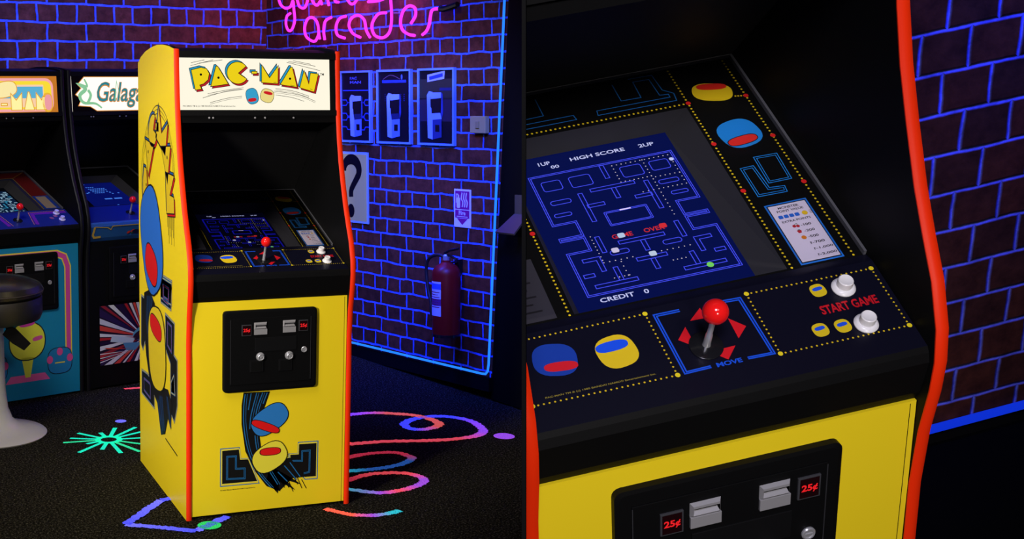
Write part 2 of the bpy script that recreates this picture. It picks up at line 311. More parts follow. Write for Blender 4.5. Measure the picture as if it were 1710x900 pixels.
NEON =  [[(0.326, 2.039), (0.35, 2.006), (0.402, 1.985), (0.454, 1.992), (0.482, 2.024), (0.492, 1.968), (0.498, 1.906), (0.466, 1.857), (0.427, 1.853), (0.402, 1.891), (0.412, 1.936), (0.453, 1.953)], [(0.527, 2.031), (0.554, 1.986), (0.604, 1.976), (0.631, 2.0), (0.642, 2.024)], [(0.684, 2.022), (0.707, 1.996), (0.743, 1.984), (0.776, 2.006), (0.788, 1.983)], [(0.847, 2.012), (0.861, 1.975)], [(0.921, 2.008), (0.927, 1.993), (0.958, 1.989)], [(1.044, 2.0), (1.074, 1.974), (1.108, 1.972), (1.141, 1.994)], [(1.243, 1.974), (1.323, 1.973), (1.384, 1.979)], [(0.748, 1.865), (0.727, 1.897), (0.682, 1.917), (0.636, 1.908), (0.605, 1.861), (0.622, 1.808), (0.688, 1.779), (0.724, 1.784), (0.751, 1.82), (0.748, 1.865), (0.754, 1.824), (0.764, 1.788)], [(0.814, 1.782), (0.805, 1.837), (0.824, 1.889), (0.884, 1.907)], [(1.029, 1.906), (0.964, 1.895), (0.93, 1.851), (0.945, 1.804), (1.017, 1.784)], [(1.168, 1.782), (1.095, 1.808), (1.059, 1.852), (1.083, 1.891), (1.148, 1.905), (1.206, 1.876), (1.225, 1.819), (1.26, 1.778)], [(1.41, 1.905), (1.342, 1.903), (1.293, 1.87), (1.277, 1.831), (1.305, 1.788), (1.375, 1.772), (1.432, 1.794), (1.455, 1.842), (1.458, 1.906), (1.451, 1.975)], [(1.629, 1.837), (1.668, 1.877), (1.662, 1.917), (1.611, 1.93), (1.56, 1.904), (1.538, 1.85), (1.556, 1.806), (1.61, 1.781), (1.661, 1.773)], [(1.874, 1.901), (1.811, 1.898), (1.794, 1.863), (1.785, 1.826), (1.761, 1.792), (1.726, 1.774)]]
LOOPS = [[(0.611, 0.807), (0.628, 0.787), (0.803, 0.775), (0.999, 0.728), (1.171, 0.718), (1.287, 0.771), (1.324, 0.883), (1.315, 0.998), (1.228, 1.091), (1.101, 1.098), (0.999, 1.032), (0.987, 0.942), (1.052, 0.906), (1.147, 0.955), (1.153, 1.049), (1.103, 1.146), (1.026, 1.203), (0.925, 1.251), (0.807, 1.254), (0.75, 1.223)], [(0.519, 0.587), (0.557, 0.602), (0.657, 0.624), (0.773, 0.601), (0.808, 0.508), (0.749, 0.448), (0.653, 0.414), (0.554, 0.407), (0.455, 0.417)], [(0.407, 0.29), (0.444, 0.307), (0.546, 0.347), (0.679, 0.322), (0.736, 0.249), (0.721, 0.181), (0.653, 0.132), (0.556, 0.105), (0.483, 0.113), (0.379, 0.197)], [(0.216, -0.005), (0.244, -0.046), (0.294, -0.104), (0.368, -0.135), (0.442, -0.132), (0.489, -0.116)]]
STAR = [(-0.604, 1.196), (-0.563, 1.257), (-0.515, 1.328), (-0.416, 1.305), (-0.335, 1.365), (-0.241, 1.347), (-0.234, 1.263), (-0.256, 1.166), (-0.277, 1.072), (-0.306, 0.957), (-0.39, 0.962), (-0.459, 1.038), (-0.564, 1.025), (-0.508, 1.146)]

# ---------------------------------------------------------------- arcade cabinet (local: x right, y back, z up, front on the y = 0 side)
def plane_frame(o, d, k=1):
    n = (-d[1], d[0])
    return lambda u, v, h: Vector((u, o[0]+d[0]*v+n[0]*h, o[1]+d[1]*v+n[1]*h))
FC = plane_frame((.0234, .9482), (.93413, .35692)); FG = plane_frame((.2102, 1.0129), (.94673, .32204))
FM = plane_frame((.2435, .9896), (.95773, .28767)); FF = plane_frame((.040, 0), (0, 1)); FT = plane_frame((.1998, 1.5465), (.0948, .9955))
FD = lambda u, v, h: Vector((u, .028-h, v))            # face of the coin door
FSL = lambda u, v, h: Vector((-.33-h, -u, v))           # outside of the left side panel, u runs to the front
PROF = [(.037, 0), (.036, .56), (.038, .68), (.029, .79), (.013, .875), (.008, .93), (.013, .985), (.036, 1.055), (.068, 1.115), (.10, 1.18), (.135, 1.27), (.163, 1.35),
        (.183, 1.43), (.199, 1.52), (.210, 1.60), (.219, 1.70), (.222, 1.774), (.30, 1.783), (.40, 1.787), (.50, 1.785), (.60, 1.774), (.70, 1.757), (.787, 1.733), (.84, 1.708), (.84, 0)]
W_ = .31

def molding(bm, x0, x1):
    P = PROF[:17]; n = len(P); rings = []
    for i, p in enumerate(P):
        a = P[max(0, i-1)]; b = P[min(n-1, i+1)]; d = Vector((b[0]-a[0], b[1]-a[1])).normalized(); nn = Vector((-d.y, d.x)); q = Vector(p)
        rings.append([bm.verts.new((x, q.x+nn.x*h, q.y+nn.y*h)) for x, h in ((x0-.0004, -.001), (x0-.0004, .0015), (x0+.004, .0042), ((x0+x1)/2, .005), (x1-.004, .0042), (x1+.0004, .0015), (x1+.0004, -.001))])
    for A, B in zip(rings, rings[1:]):
        for k in range(6): bm.faces.new((A[k], A[k+1], B[k+1], B[k]))
    bm.faces.new(rings[0]); bm.faces.new(rings[-1][::-1])

def marquee_classic(a):
    BLK = lit('080808', .5); Y = lit('F2D417', .95); B_ = lit('2F9FCF', .9); R_ = lit('C21F2A', .85)
    for k in ('l1', 'l2', 'l3', 'l4', 'l5', 'l6', 'l7', 'l8', 'l9', 'l10', 'l11', 'l12'):
        pts = smooth_path([(u, v, 0) for u, v in MQ[k]], 5); a.line(pts, .0016, BLK, 1)
        if k in ('l8', 'l10', 'l9', 'l11'): a.line([(p[0], p[1]-.006) for p in pts], .001, BLK, 1)
    def letter(pts, closed=True):
        a.poly([(u-.0075, v+.007) for u, v in pts], BLK, 2); big = [(u-.0065, v+.006) for u, v in pts]
        a.poly(big, B_, 3); a.line(big, .0022, BLK, 4, True)
        red = [(u+.006, v-.0065) for u, v in pts]; a.poly(red, R_, 5); a.line(red, .0018, BLK, 6, True)
        a.poly(pts, Y, 7); a.line(pts, .0024, BLK, 8, True)
    Pl = [MQ['P'][0], MQ['P'][1], MQ['P'][2], MQ['P'][3], MQ['P'][4], MQ['P'][5], MQ['P'][6], MQ['P'][7], MQ['P'][8]]
    A1 = MQ['A']; ap = A1[0]; A1 = [(ap[0]-.004, ap[1]), (ap[0]+.003, ap[1]+.001), A1[1], A1[2]]
    A2 = MQ['A2']; ap = A2[0]; A2 = [(ap[0]-.004, ap[1]), (ap[0]+.003, ap[1]), A2[1], A2[2]]
    c = (-.0855, .1415); r = .0425; cc = [(c[0]+r*math.cos(t), c[1]+r*.98*math.sin(t)) for t in [math.radians(37+k*290/26) for k in range(27)]] + [(c[0]+.003, c[1]-.001)]
    for L in (Pl, A1, cc, MQ['hy'], MQ['M'], A2, MQ['N']): letter(L)
    for u, v in MQ['dots']: a.ell(u, v, .0045, .0045, BLK, 9)
    for p, q in (((-.130, .098), (-.141, .0955)), ((.141, .0945), (.124, .097)), ((.068, .107), (.056, .107)), ((.213, .080), (.203, .083))): a.line([p, q], .0014, BLK, 9)
    a.text('TM', .246, .1345, .262, .1435, BLK, 2, .01)
    a.text('PAC-MAN TM & (c) 1980 BANDAI NAMCO Entertainment Inc.', -.3, .012, -.095, .019, BLK, 2, .012)
    a.poly(blob(-.030, .054, .024, .030, .25), lit('3AA6D2', .9), 2); a.line(blob(-.030, .054, .024, .030, .25), .0016, BLK, 3, True)
    a.poly(blob(-.030, .040, .017, .007, .12), lit('D81E26', .85), 4)
    a.poly(blob(.030, .056, .027, .026, -.3), lit('EEDB86', .95), 2); a.line(blob(.030, .056, .027, .026, -.3), .0016, BLK, 3, True)
    a.poly(blob(.034, .066, .018, .006, -.2), lit('D81E26', .85), 4)

def marquee_pink(a):
    K = lit('3A2A10', .5)
    a.rect(-.3095, .0015, .285, .196, lit('D9832A', .8), 1); a.poly(rrpts(-.30, .006, .262, .185, .045), lit('F6A8AC', 1), 2)
    a.poly(rrpts(-.29, .020, .250, .170, .035), lit('F9DC3A', 1), 3); a.poly(rrpts(-.27, .030, .205, .150, .006), lit('F9CFA8', 1), 4); a.rect(-.26, .078, .2, .14, lit('5FB4D8', .95), 5)
    Y = lit('FBEFA0', 1.05); O_ = lit('E9A01A', .95)
    def L(pts):
        a.poly(pts, Y, 8); a.line(pts, .004, O_, 9, True)
    x = .012
    L([(x, .015), (x+.0, .105), (x+.03, .068), (x+.065, .108), (x+.062, .015)]); x = .086
    L([(x, .015), (x+.026, .112), (x+.034, .112), (x+.06, .015)]); x = .155
    L([(x, .015), (x+.004, .108), (x+.035, .068), (x+.04, .086), (x+.068, .084), (x+.062, .015)])
    x = -.25
    L([(x, .015), (x, .075), (x+.05, .075), (x+.05, .04), (x+.02, .035), (x+.02, .015)]); x = -.185
    L([(x, .015), (x+.03, .09), (x+.06, .015)]); L([(-.115, .015), (-.115, .075), (-.065, .075), (-.085, .045), (-.065, .015)]); L([(-.045, .04), (-.045, .052), (-.01, .052), (-.01, .04)])
    a.poly(blob(-.02, .125, .07, .042, .2), lit('FBE9A8', 1), 6); a.line(blob(-.02, .125, .07, .042, .2), .004, O_, 7, True)
    a.poly(blob(.225, .055, .030, .052, 0), lit('F2B63A', .95), 8); a.poly(blob(.228, .055, .021, .042, 0), lit('F2A0A8', .95), 10)

def marquee_space(a):
    T = lit('2F8F9C', .8); G = lit('8FD0A0', .9); O_ = lit('E0903A', .9)
    a.rect(-.3095, .0015, .285, .196, lit('090406', .3), 1)
    P = [(-.23, .19), (.283, .19), (.283, .006), (-.16, .006), (-.20, .03), (-.27, .035), (-.25, .07), (-.285, .095), (-.25, .13), (-.27, .15)]
    a.line(P, .008, O_, 2, True); a.poly(P, lit('FFF6EC', 1.15), 3)
    a.line(smooth_path([(-.23, .18, 0), (-.215, .14, 0), (-.262, .15, 0), (-.225, .125, 0), (-.262, .09, 0), (-.24, .05, 0), (-.17, .045, 0), (-.13, .02, 0)], 5), .022, G, 4, wfun=lambda t: 1-.6*abs(2*t-1))
    a.line(smooth_path([(-.21, .12, 0), (-.195, .09, 0), (-.215, .05, 0)], 5), .016, G, 5)
    a.text('Galaga', -.175, .018, .125, .165, O_, 5, .03, shear=.03); a.text('Galaga', -.173, .022, .123, .163, T, 6, .0, shear=.03); a.line([(-.045, .06), (-.03, .168), (-.01, .07)], .008, G, 7, wfun=lambda t: 1-t*.6)

def screen_classic(a, bright):
    LW = .0014
    LN = lit('4650FF' if bright > .7 else '1B1BE0', bright); WH = lit('C9CEFF', bright*.95); DT = lit('E8D8E8', bright*.8); RD = lit('E0303A', bright*.8)
    def dbl(u0, v0, u1, v1, r=.005):
        a.rrect(u0, v0, u1, v1, r, .0014, LN); a.rrect(u0+.0028, v0+.0028, u1-.0028, v1-.0028, r*.6, .0014, LN)
    def cap(u0, v0, u1, v1): a.rrect(u0, v0, u1, v1, min(min(u1-u0, v1-v0)*.45, .0045), LW, LN)
    def pth(P, wd=.0075):
        """outline of a bent bar"""
        c = [Vector(p) for p in P]; L, R_ = [], []
        for i, p in enumerate(c):
            d1 = (c[i]-c[i-1]).normalized() if i else (c[1]-c[0]).normalized(); d2 = (c[i+1]-c[i]).normalized() if i < len(c)-1 else d1
            n1 = Vector((-d1.y, d1.x)); n2 = Vector((-d2.y, d2.x)); mt = (n1+n2).normalized(); k = 1/max(.3, mt.dot(n1)); L.append(p+mt*wd/2*k); R_.append(p-mt*wd/2*k)
        a.line(L+R_[::-1], .0014, LN, None, True)
    x0, x1, y0, y1 = -.132, .132, .034, .33
    fr = [(x0, y0), (x1, y0), (x1, .135), (.092, .135), (.092, .163), (x1, .163), (x1, .172), (.092, .172), (.092, .203), (x1, .203), (x1, y1), (x0, y1), (x0, .203), (-.092, .203), (-.092, .172), (x0, .172), (x0, .163), (-.092, .163), (-.092, .135), (x0, .135)]
    def inset(P, d):
        n = len(P); o = []
        for i in range(n):
            p, q, r = Vector(P[i-1]), Vector(P[i]), Vector(P[(i+1) % n]); n1 = Vector((-(q-p).y, (q-p).x)).normalized(); n2 = Vector((-(r-q).y, (r-q).x)).normalized(); o.append(q+(n1+n2)*d)
        return o
    a.line(fr, .0014, LN, None, True); a.line(inset(fr, .0032), .0014, LN, None, True)
    for s in (-1, 1):
        def X(u0, v0, u1, v1): cap(min(s*u0, s*u1), v0, max(s*u0, s*u1), v1)
        X(.082, .288, .116, .312); X(.028, .285, .066, .312); X(.080, .252, .116, .262); X(.090, .222, .120, .230)
        pth([(s*.060, .268), (s*.060, .196)]); pth([(s*.058, .234), (s*.028, .234)]); pth([(s*.070, .160), (s*.070, .122)])
        X(.030, .112, .062, .122); pth([(s*.112, .112), (s*.086, .112), (s*.086, .082)]); pth([(s*.112, .052), (s*.040, .052)]); pth([(s*.066, .056), (s*.066, .086)])
        pth([(s*.122, .078), (s*.104, .078)])
    pth([(0, .326), (0, .292)]); pth([(-.040, .270), (.040, .270)]); pth([(0, .266), (0, .240)]); dbl(-.038, .178, .038, .212, .002)
    a.line([(-.010, .2105), (.010, .2105)], .0028, lit('E8D8FF', bright), a.lay+2)
    pth([(-.040, .137), (.040, .137)]); pth([(0, .133), (0, .108)]); pth([(-.026, .092), (.026, .092)]); pth([(0, .088), (0, .064)])
    for u0, v0, u1, v1, n in ((.018, .276, .074, .276, 8), (.018, .320, .122, .320, 13), (.018, .276, .018, .320, 6), (.074, .242, .074, .320, 10), (.074, .242, .124, .242, 7), (.124, .242, .124, .300, 7), (.045, .242, .074, .242, 4), (.074, .242, .074, .176, 8),
                          (.08, .272, .124, .272, 6), (-.080, .163, -.080, .106, 8), (-.080, .100, -.030, .100, 6), (-.076, .063, -.050, .063, 4), (-.052, .063, -.052, .095, 4), (.020, .100, .070, .100, 6), (.030, .075, .052, .075, 4)):
        a.dots((u0, v0), (u1, v1), n, .0011, DT)
    a.ell(.124, .308, .0042, .0042, lit('C9CEFF', bright)); a.ell(.083, .049, .0058, .0058, lit('7BE060', bright*.9))
    for u, v, c in ((-.030, .152, 'BFD6F5'), (-.052, .122, 'D8CFF0'), (.004, .098, 'C8D8F0'), (.045, .155, 'E0303A')): a.poly(blob(u, v, .0062, .0055, 0, 4), lit(c, bright*.9), a.lay+3)
    L = a.lay+1
    a.text('1UP', -.1043, .3535, -.0826, .3625, WH, L, .02); a.text('00', -.085, .342, -.070, .350, WH, L, .02); a.text('HIGH SCORE', -.046, .3515, .055, .3605, WH, L, .02); a.text('2UP', .082, .3515, .110, .3605, WH, L, .02)
    a.text('GAME', -.046, .147, -.010, .157, RD, L, .02); a.text('OVER', .010, .147, .046, .157, RD, L, .02)
    a.text('CREDIT', -.1159, .017, -.0586, .0265, WH, L, .02); a.text('0', -.042, .017, -.034, .0265, WH, L, .02)

def screen_pink(a):
    Wc = lit('9FC8E0', .75); Rd = lit('C03040', .6)
    a.rect(-.132, .03, .132, .335, lit('10284A', .5), 1)
    rnd = random.Random(3)
    for r in range(14):
        for c in range(11):
            if rnd.random() < .78:
                u, v = -.126+c*.0235, .036+r*.0212; k = rnd.random()
                a.rect(u, v, u+(.020 if k < .6 else .009), v+(.008 if k < .6 else .017), Wc if rnd.random() < .85 else lit('3A9FC8', .7), 2)
    a.text('READY', -.03, .15, .03, .165, Rd, 3)

def screen_space(a):
    a.rect(-.155, 0, .155, .375, lit('0A1A8A', .42), 1); rnd = random.Random(5); S = lit('4C8CFF', .8)
    for r, n, v in ((0, 4, .32), (1, 8, .295), (2, 8, .275), (3, 6, .255), (4, 5, .235)):
        for i in range(n): a.poly(blob(-.05+i*.014+r*.004, v, .005, .005, 0, 3, 8), S, 2)
    for u, v in ((.05, .25), (.062, .235), (.07, .215), (-.10, .24), (-.085, .235), (-.07, .245), (.11, .22), (.02, .05)): a.poly(blob(u, v, .006, .006, 0, 3, 8), S, 2)
    a.rect(-.02, .135, .028, .150, S, 2); a.rect(.042, .135, .092, .150, S, 2); a.text('1UP', -.08, .355, -.04, .368, S, 2)

def bezel_classic(a):
    Yd = 'E8C81A'; Bl = '1E86D8'; Rd = 'E02020'
    for s in (-1, 1):
        # dotted rows beside the picture and along the outer edge
        a.dots((s*.1848, .004), (s*.1836, .508), 62, .0020, Yd); a.dots((s*.2905, .004), (s*.2900, .508), 62, .0020, Yd)
        for v in (.4153, .3041, .1843): a.ell(s*.1842, v, .0046, .0046, Rd, 3)
        for v in (.4069, .2972, .1782): a.ell(s*.2902, v, .0046, .0046, Rd, 3)
        a.dots((s*.272, .411), (s*.287, .408), 4, .0018, Yd)
        # plain printed shapes where the figures stand
        a.poly(blob(s*.237, .432, .036, .024, s*-.3), 'EBCB1C', 2); a.poly(blob(s*.241, .446, .027, .0085, s*-.2), 'E02A20', 3)
        a.poly(blob(s*.238, .318, .037, .035, s*.2), '1E86D8', 2); a.poly(blob(s*.236, .300, .028, .0105, s*.12), 'E02A20', 3); a.line(blob(s*.236, .300, .028, .0105, s*.12), .0014, '081020', 4, True)
        # interlocking line shapes
        q = [(s*.2018, .2352), (s*.2261, .236), (s*.229, .180), (s*.2552, .1778), (s*.2535, .1637), (s*.2019, .1648)]
        a.line(q, .0015, Bl, 2, True); q2 = [(s*.2058, .2310), (s*.2222, .2315), (s*.2250, .176), (s*.2515, .1738), (s*.2505, .1680), (s*.2058, .1690)]; a.line(q2, .0012, Bl, 2, True)
        q = [(s*.2349, .2551), (s*.2772, .254), (s*.2742, .1904), (s*.233, .1901)]; a.line(q, .0015, Bl, 2, True)
        a.line([(s*.2388, .2510), (s*.2730, .2500), (s*.2705, .1943), (s*.2370, .1941)], .0012, Bl, 2, True)
    a.dots((-.1840, .4153), (.1840, .4153), 44, .0020, Yd)
    for s in (-1, 1):
        P = [(s*.1055, .5066), (s*.1512, .5057), (s*.1538, .462), (s*.1702, .4481), (s*.1678, .4284), (s*.020, .4287), (s*.022, .4408), (s*.1600, .4400), (s*.1600, .4480), (s*.1440, .4500), (s*.1420, .4960), (s*.1115, .4970), (s*.1100, .4530), (s*.0729, .4540), (s*.0729, .5000)]
        a.line(P, .0016, '1A6AB4', 2)
    # the card of point values
    a.rect(-.300, .004, -.205, .132, '35333C', 2)
    for k in range(7): a.rect(-.292+.004*(k % 3), .112-k*.015, -.222-.010*(k % 2), .1155-k*.015, '1A181E', 3)
    for s in (1,):
        u0, u1 = .2012, .2755
        a.rect(u0, .0045, u1, .1420, '1E70D0', 2); a.rect(u0+.0028, .0075, u1-.0028, .1390, '0A0A12', 3); a.rect(u0+.0045, .0095, u1-.0045, .1370, 'D9CFE0', 4); K = '17141E'
        c = (u0+u1)/2
        a.text('MONSTER', c-.018, .1275, c+.018, .1325, K, 5, .02); a.text('POINT VALUE', c-.023, .1200, c+.023, .1250, K, 5, .02)
        for k in range(4): a.poly(blob(c-.022+k*.0095, .110, .0040, .0038, 0, 5, 10), '1E60C8', 5)
        a.ell(c+.020, .110, .0048, .0048, 'E0B818', 5)
        for k in range(3): a.rect(c+.028, .107+k*.003, c+.033, .1078+k*.003, K, 5)
        a.text('EXTRA POINTS', c-.025, .0965, c+.025, .1010, K, 5, .02)
        for k, t in enumerate(('-100', '-200', '-500', '?-700', '?-1,000', '?-2,000')):
            v = .0830-k*.0135; w_ = .018+.004*(len(t)-4); a.text(t, c+.001-(.003 if k > 2 else 0), v, c+.001+w_, v+.0052, K, 5, .02)
            if k == 0: a.ell(c-.010, v+.003, .003, .003, 'B01020', 5); a.ell(c-.004, v+.002, .003, .003, 'B01020', 5); a.line([(c-.010, v+.005), (c-.004, v+.008), (c-.004, v+.004)], .0008, '206020', 6)
            if k == 1: a.poly([(c-.011, v+.006), (c-.003, v+.006), (c-.0045, v), (c-.0095, v)], 'B01828', 5); a.rect(c-.009, v+.006, c-.005, v+.0075, '206020', 6)
            if k == 2: a.ell(c-.006, v+.003, .0042, .0042, 'D07818', 5)

def panel_classic(a):
    Yd = 'D8B81A'; Bl = '1450D8'; Rd = 'D01220'
    def dr(P, n):
        for (p, q), k in zip(zip(P, P[1:]+P[:1]), n): a.dots(p, q, k, .0016, Yd)
        for u, v in P: a.ell(u, v, .0040, .0040, 'E6D020', 3)
    dr([(.0905, .1660), (.2995, .1638), (.3020, .0458), (.0915, .0462)], (26, 16, 26, 16)); dr([(-.2960, .1690), (-.0750, .1695), (-.0712, .0486), (-.2960, .0500)], (27, 16, 27, 16))
    for L in (.0, .0030):
        a.line([(-.0215-L*0, .1640-L*1.2), (-.0635+L*1.3, .1640-L*1.2), (-.0600+L*1.3, .0480+L), (-.0175, .0490+L)], .0024, Bl, 2)
        a.line([(.0480, .1630-L*1.2), (.0785-L*1.3, .1618-L*1.2), (.0840-L*1.3, .0485+L), (.0415, .0495+L)], .0024, Bl, 2)
    a.text('MOVE', -.0085, .0465, .0320, .0548, Bl, 2, .03)
    for P in ([(-.0139, .1390), (.0105, .1590), (.0128, .1380)], [(-.0255, .1300), (-.0455, .1093), (-.0240, .0900)], [(.0435, .1290), (.0640, .1077), (.0435, .0890)], [(-.0085, .0765), (.0335, .0778), (.0125, .0560)]): a.poly(P, Rd, 2)
    a.text('START GAME', .1860, .0975, .2800, .1145, 'C01020', 2, .03)
    for u, v in ((.2000, .1440), (.1690, .0720), (.2050, .0705)):
        a.poly(blob(u, v, .0125, .0125, .1), 'D8BC1C', 2); a.poly(blob(u, v+.003, .0085, .0035, .1), '1A50D8', 3)
    a.poly(blob(-.142, .113, .031, .030, .15), 'E0C01C', 2); a.poly(blob(-.146, .124, .026, .0095, .05), '1450E8', 3)
    a.poly(blob(-.237, .122, .034, .030, -.2), '123AA0', 2); a.poly(blob(-.232, .108, .026, .0085, -.1), 'D01828', 3)
    a.text('PAC-MAN TM & (c) 1980 BANDAI NAMCO Entertainment Inc.', -.2732, .0570, -.1012, .0610, '8A7C30', 2, .02)

def front_classic(a):
    K = '0B0A08'; Bl = '1E6FA8'; Yl = 'E8D84A'
    for k in ('lb', 'rb'):
        P = FA[k]; a.poly(P, K, 1); a.line(P, .0035, Yl, 2, True)
        c = (sum(p[0] for p in P)/len(P), sum(p[1] for p in P)/len(P)); o = [(c[0]+(p[0]-c[0])*1.07, c[1]+(p[1]-c[1])*1.10) for p in P]; a.line(o, .0035, Bl, 1, True)
    for k in ('li', 'ri'): a.line(FA[k], .0065, Bl, 3, k == 'li'); a.line(FA[k], .0022, K, 4, k == 'li')
    a.poly(FA['sw'], K, 5); a.poly(FA['fan'], K, 5)
    for k in ('s1', 's2', 's3', 's4', 's5', 's6', 's7', 's8', 's9'):
        p = smooth_path([(x, y, 0) for x, y in FA[k]], 4); a.line(p, .0035, Bl, 6)
        if len(FA[k]) > 2: a.line([(q[0]+.009, q[1]) for q in p], .0018, Bl, 6)
    a.poly(blob(-.001, .372, .080, .052, .55), K, 7); a.poly(blob(-.001, .372, .077, .049, .55), '2A79C0', 8); a.poly(blob(-.018, .345, .062, .017, -.40), K, 9); a.poly(blob(-.018, .345, .059, .0145, -.40), 'E01414', 10)
    a.poly(blob(.000, .222, .073, .056, .5), K, 11); a.poly(blob(.000, .222, .070, .053, .5), 'EBDD3C', 12); a.poly(blob(.002, .244, .044, .0165, 0), K, 13); a.poly(blob(.002, .244, .041, .014, 0), 'E01414', 14)
    for k in range(9): u_ = -.012+k*.018; v_ = .118-.010*(k % 3); a.line([(u_, v_+.02), (u_+.020, v_-.018-.008*(k % 2))], .0028, K, 5)
    a.text('PAC-MAN TM & (c) 1980 BANDAI NAMCO Entertainment Inc.', -.196, .1015, -.056, .1075, K, 1, .02)

def side_classic(a):
    K = '0B0A08'; Bl = '1F62A8'; Rd = 'DE1412'; Nv = '10284E'
    for k, wd in ((0, .004), (1, .0025), (2, .0035)):
        s = 1-.045*k; a.line([(-.475+(u+.475)*s, 1.20+(v-1.20)*s) for u, v in [(q[0], q[1]) for q in smooth_path([(x, y, 0) for x, y in SA['ov']], 6)]], wd, K, 1)
    G = {'P': [(0, 0), (0, 1), (.55, 1), (.9, .85), (.9, .5), (.55, .35), (.35, .35), (.35, 0)], 'A': [(0, 0), (.5, 1.05), (1, 0)], 'C': [(.5+.5*math.cos(t), .5+.5*math.sin(t)) for t in [math.radians(40+k*14) for k in range(21)]]+[(.55, .5)],
         '-': [(0, .35), (0, .6), (1, .6), (1, .35)], 'M': [(0, 0), (.05, 1.1), (.5, .45), (1, 1.1), (1, 0)], 'N': [(0, 0), (.1, 1.1), (.55, .5), (.6, 1), (1, 1), (1, 0)]}
    for ch, ang, wd in (('P', 176, .17), ('A', 143, .17), ('C', 113, .16), ('-', 92, .05), ('M', 70, .17), ('A', 38, .17), ('N', 6, .16)):
        t = math.radians(ang); ru, rv = .205, .27; cu, cv = -.485+ru*math.cos(t), 1.20+rv*math.sin(t); rot = t-PI/2; ca, sa = math.cos(rot), math.sin(rot); h = .125
        def T(off=(0, 0)): return [(cu+((x-.5)*wd)*ca-((y-.5)*h)*sa+off[0], cv+((x-.5)*wd)*sa+((y-.5)*h)*ca+off[1]) for x, y in G[ch]]
        a.poly(T((-.012, .010)), Bl, 2); a.line(T((-.012, .010)), .0035, K, 3, True); a.poly(T((.012, -.010)), Rd, 4); a.line(T((.012, -.010)), .0035, K, 5, True)
        a.poly(T(), 'E4C416', 6); a.line(T(), .005, K, 7, True)
        if ch in 'PA': a.ell(cu, cv-.01*ca, .007, .007, K, 8)
    for i in range(9): a.line([(-.33+i*.014, 1.175), (-.325+i*.013, 1.09-.03*(i % 3))], .005, K, 1)
    a.poly(SA['sh'], K, 1)
    for k in ('b1', 'r1', 'r2', 'r3', 'l1', 'l2'): a.poly(SA[k], K, 2); a.line(SA[k], .009, Bl, 3, True); a.line(SA[k], .003, 'D8C020', 4, True)
    for k in ('b1i', 'r1i', 'r2i', 'l2i'): a.line(SA[k], .010, Bl, 4, True); a.line(SA[k], .003, 'A0203A', 5, True)
    a.poly(SA['dark'], K, 6)
    for k in ('k1', 'k2', 'k3', 'k4', 'k5', 'k6', 'k7'): a.line(SA[k], .010, Nv, 7); a.line([(u+.018, v) for u, v in SA[k]], .004, Bl, 7)
    a.poly(blob(-.60, 1.00, .185, .225, .45), K, 8); a.poly(blob(-.60, 1.00, .178, .218, .45), '2A6FD0', 9); a.poly(blob(-.60, .90, .115, .075, -.35), K, 10); a.poly(blob(-.60, .90, .109, .070, -.35), Rd, 11)
    a.poly(blob(-.505, .57, .155, .175, .1), K, 12); a.poly(blob(-.505, .57, .149, .169, .1), 'E8CC1E', 13); a.poly(blob(-.52, .655, .105, .045, -.15), K, 14); a.poly(blob(-.52, .655, .100, .041, -.15), Rd, 15)
    a.line([(-.374, .231), (-.175, .236-.02)], .006, K, 2)

def front_pink(a):
    K = '15202C'
    a.poly(rrpts(-.30, .10, .30, .83, .004), '1580A8', 1)
    for wd, c, l in ((.040, 'E8D040', 2), (.026, 'D0489A', 3)):
        a.line([(-.24, .17), (-.24, .72), (-.22, .77), (-.18, .795), (.18, .795), (.225, .775), (.245, .72), (.245, .20), (.235, .16)], wd, c, l)
    P = blob(0, .33, .105, .105, 0, 2.2); a.poly(P, 'D8D840', 4); a.line(P, .006, K, 5, True)
    a.poly(blob(0, .425, .045, .014, .1), 'C83C9C', 6); a.poly(blob(.06, .34, .03, .012, .2), 'D0509A', 6)
    a.poly([(-.035, .24), (.035, .24), (.015, .13), (-.015, .13)], 'D8D840', 4); a.poly([(-.13, .105), (.13, .105), (.10, .145), (-.10, .145)], 'E060A0', 3)
    for s in (-1, 1):
        a.poly(blob(s*.19, .20, .075, .075, 0, 3), K, 6); a.poly(blob(s*.19, .20, .071, .071, 0, 3), '1E78B0', 7)
        for u, v in ((.13, .21), (.25, .21), (.19, .25)): a.ell(s*u, v, .018, .022, 'D84C90', 8)
        a.rect(s*.19-.03, .185, s*.19+.03, .192, 'D8C850', 8)

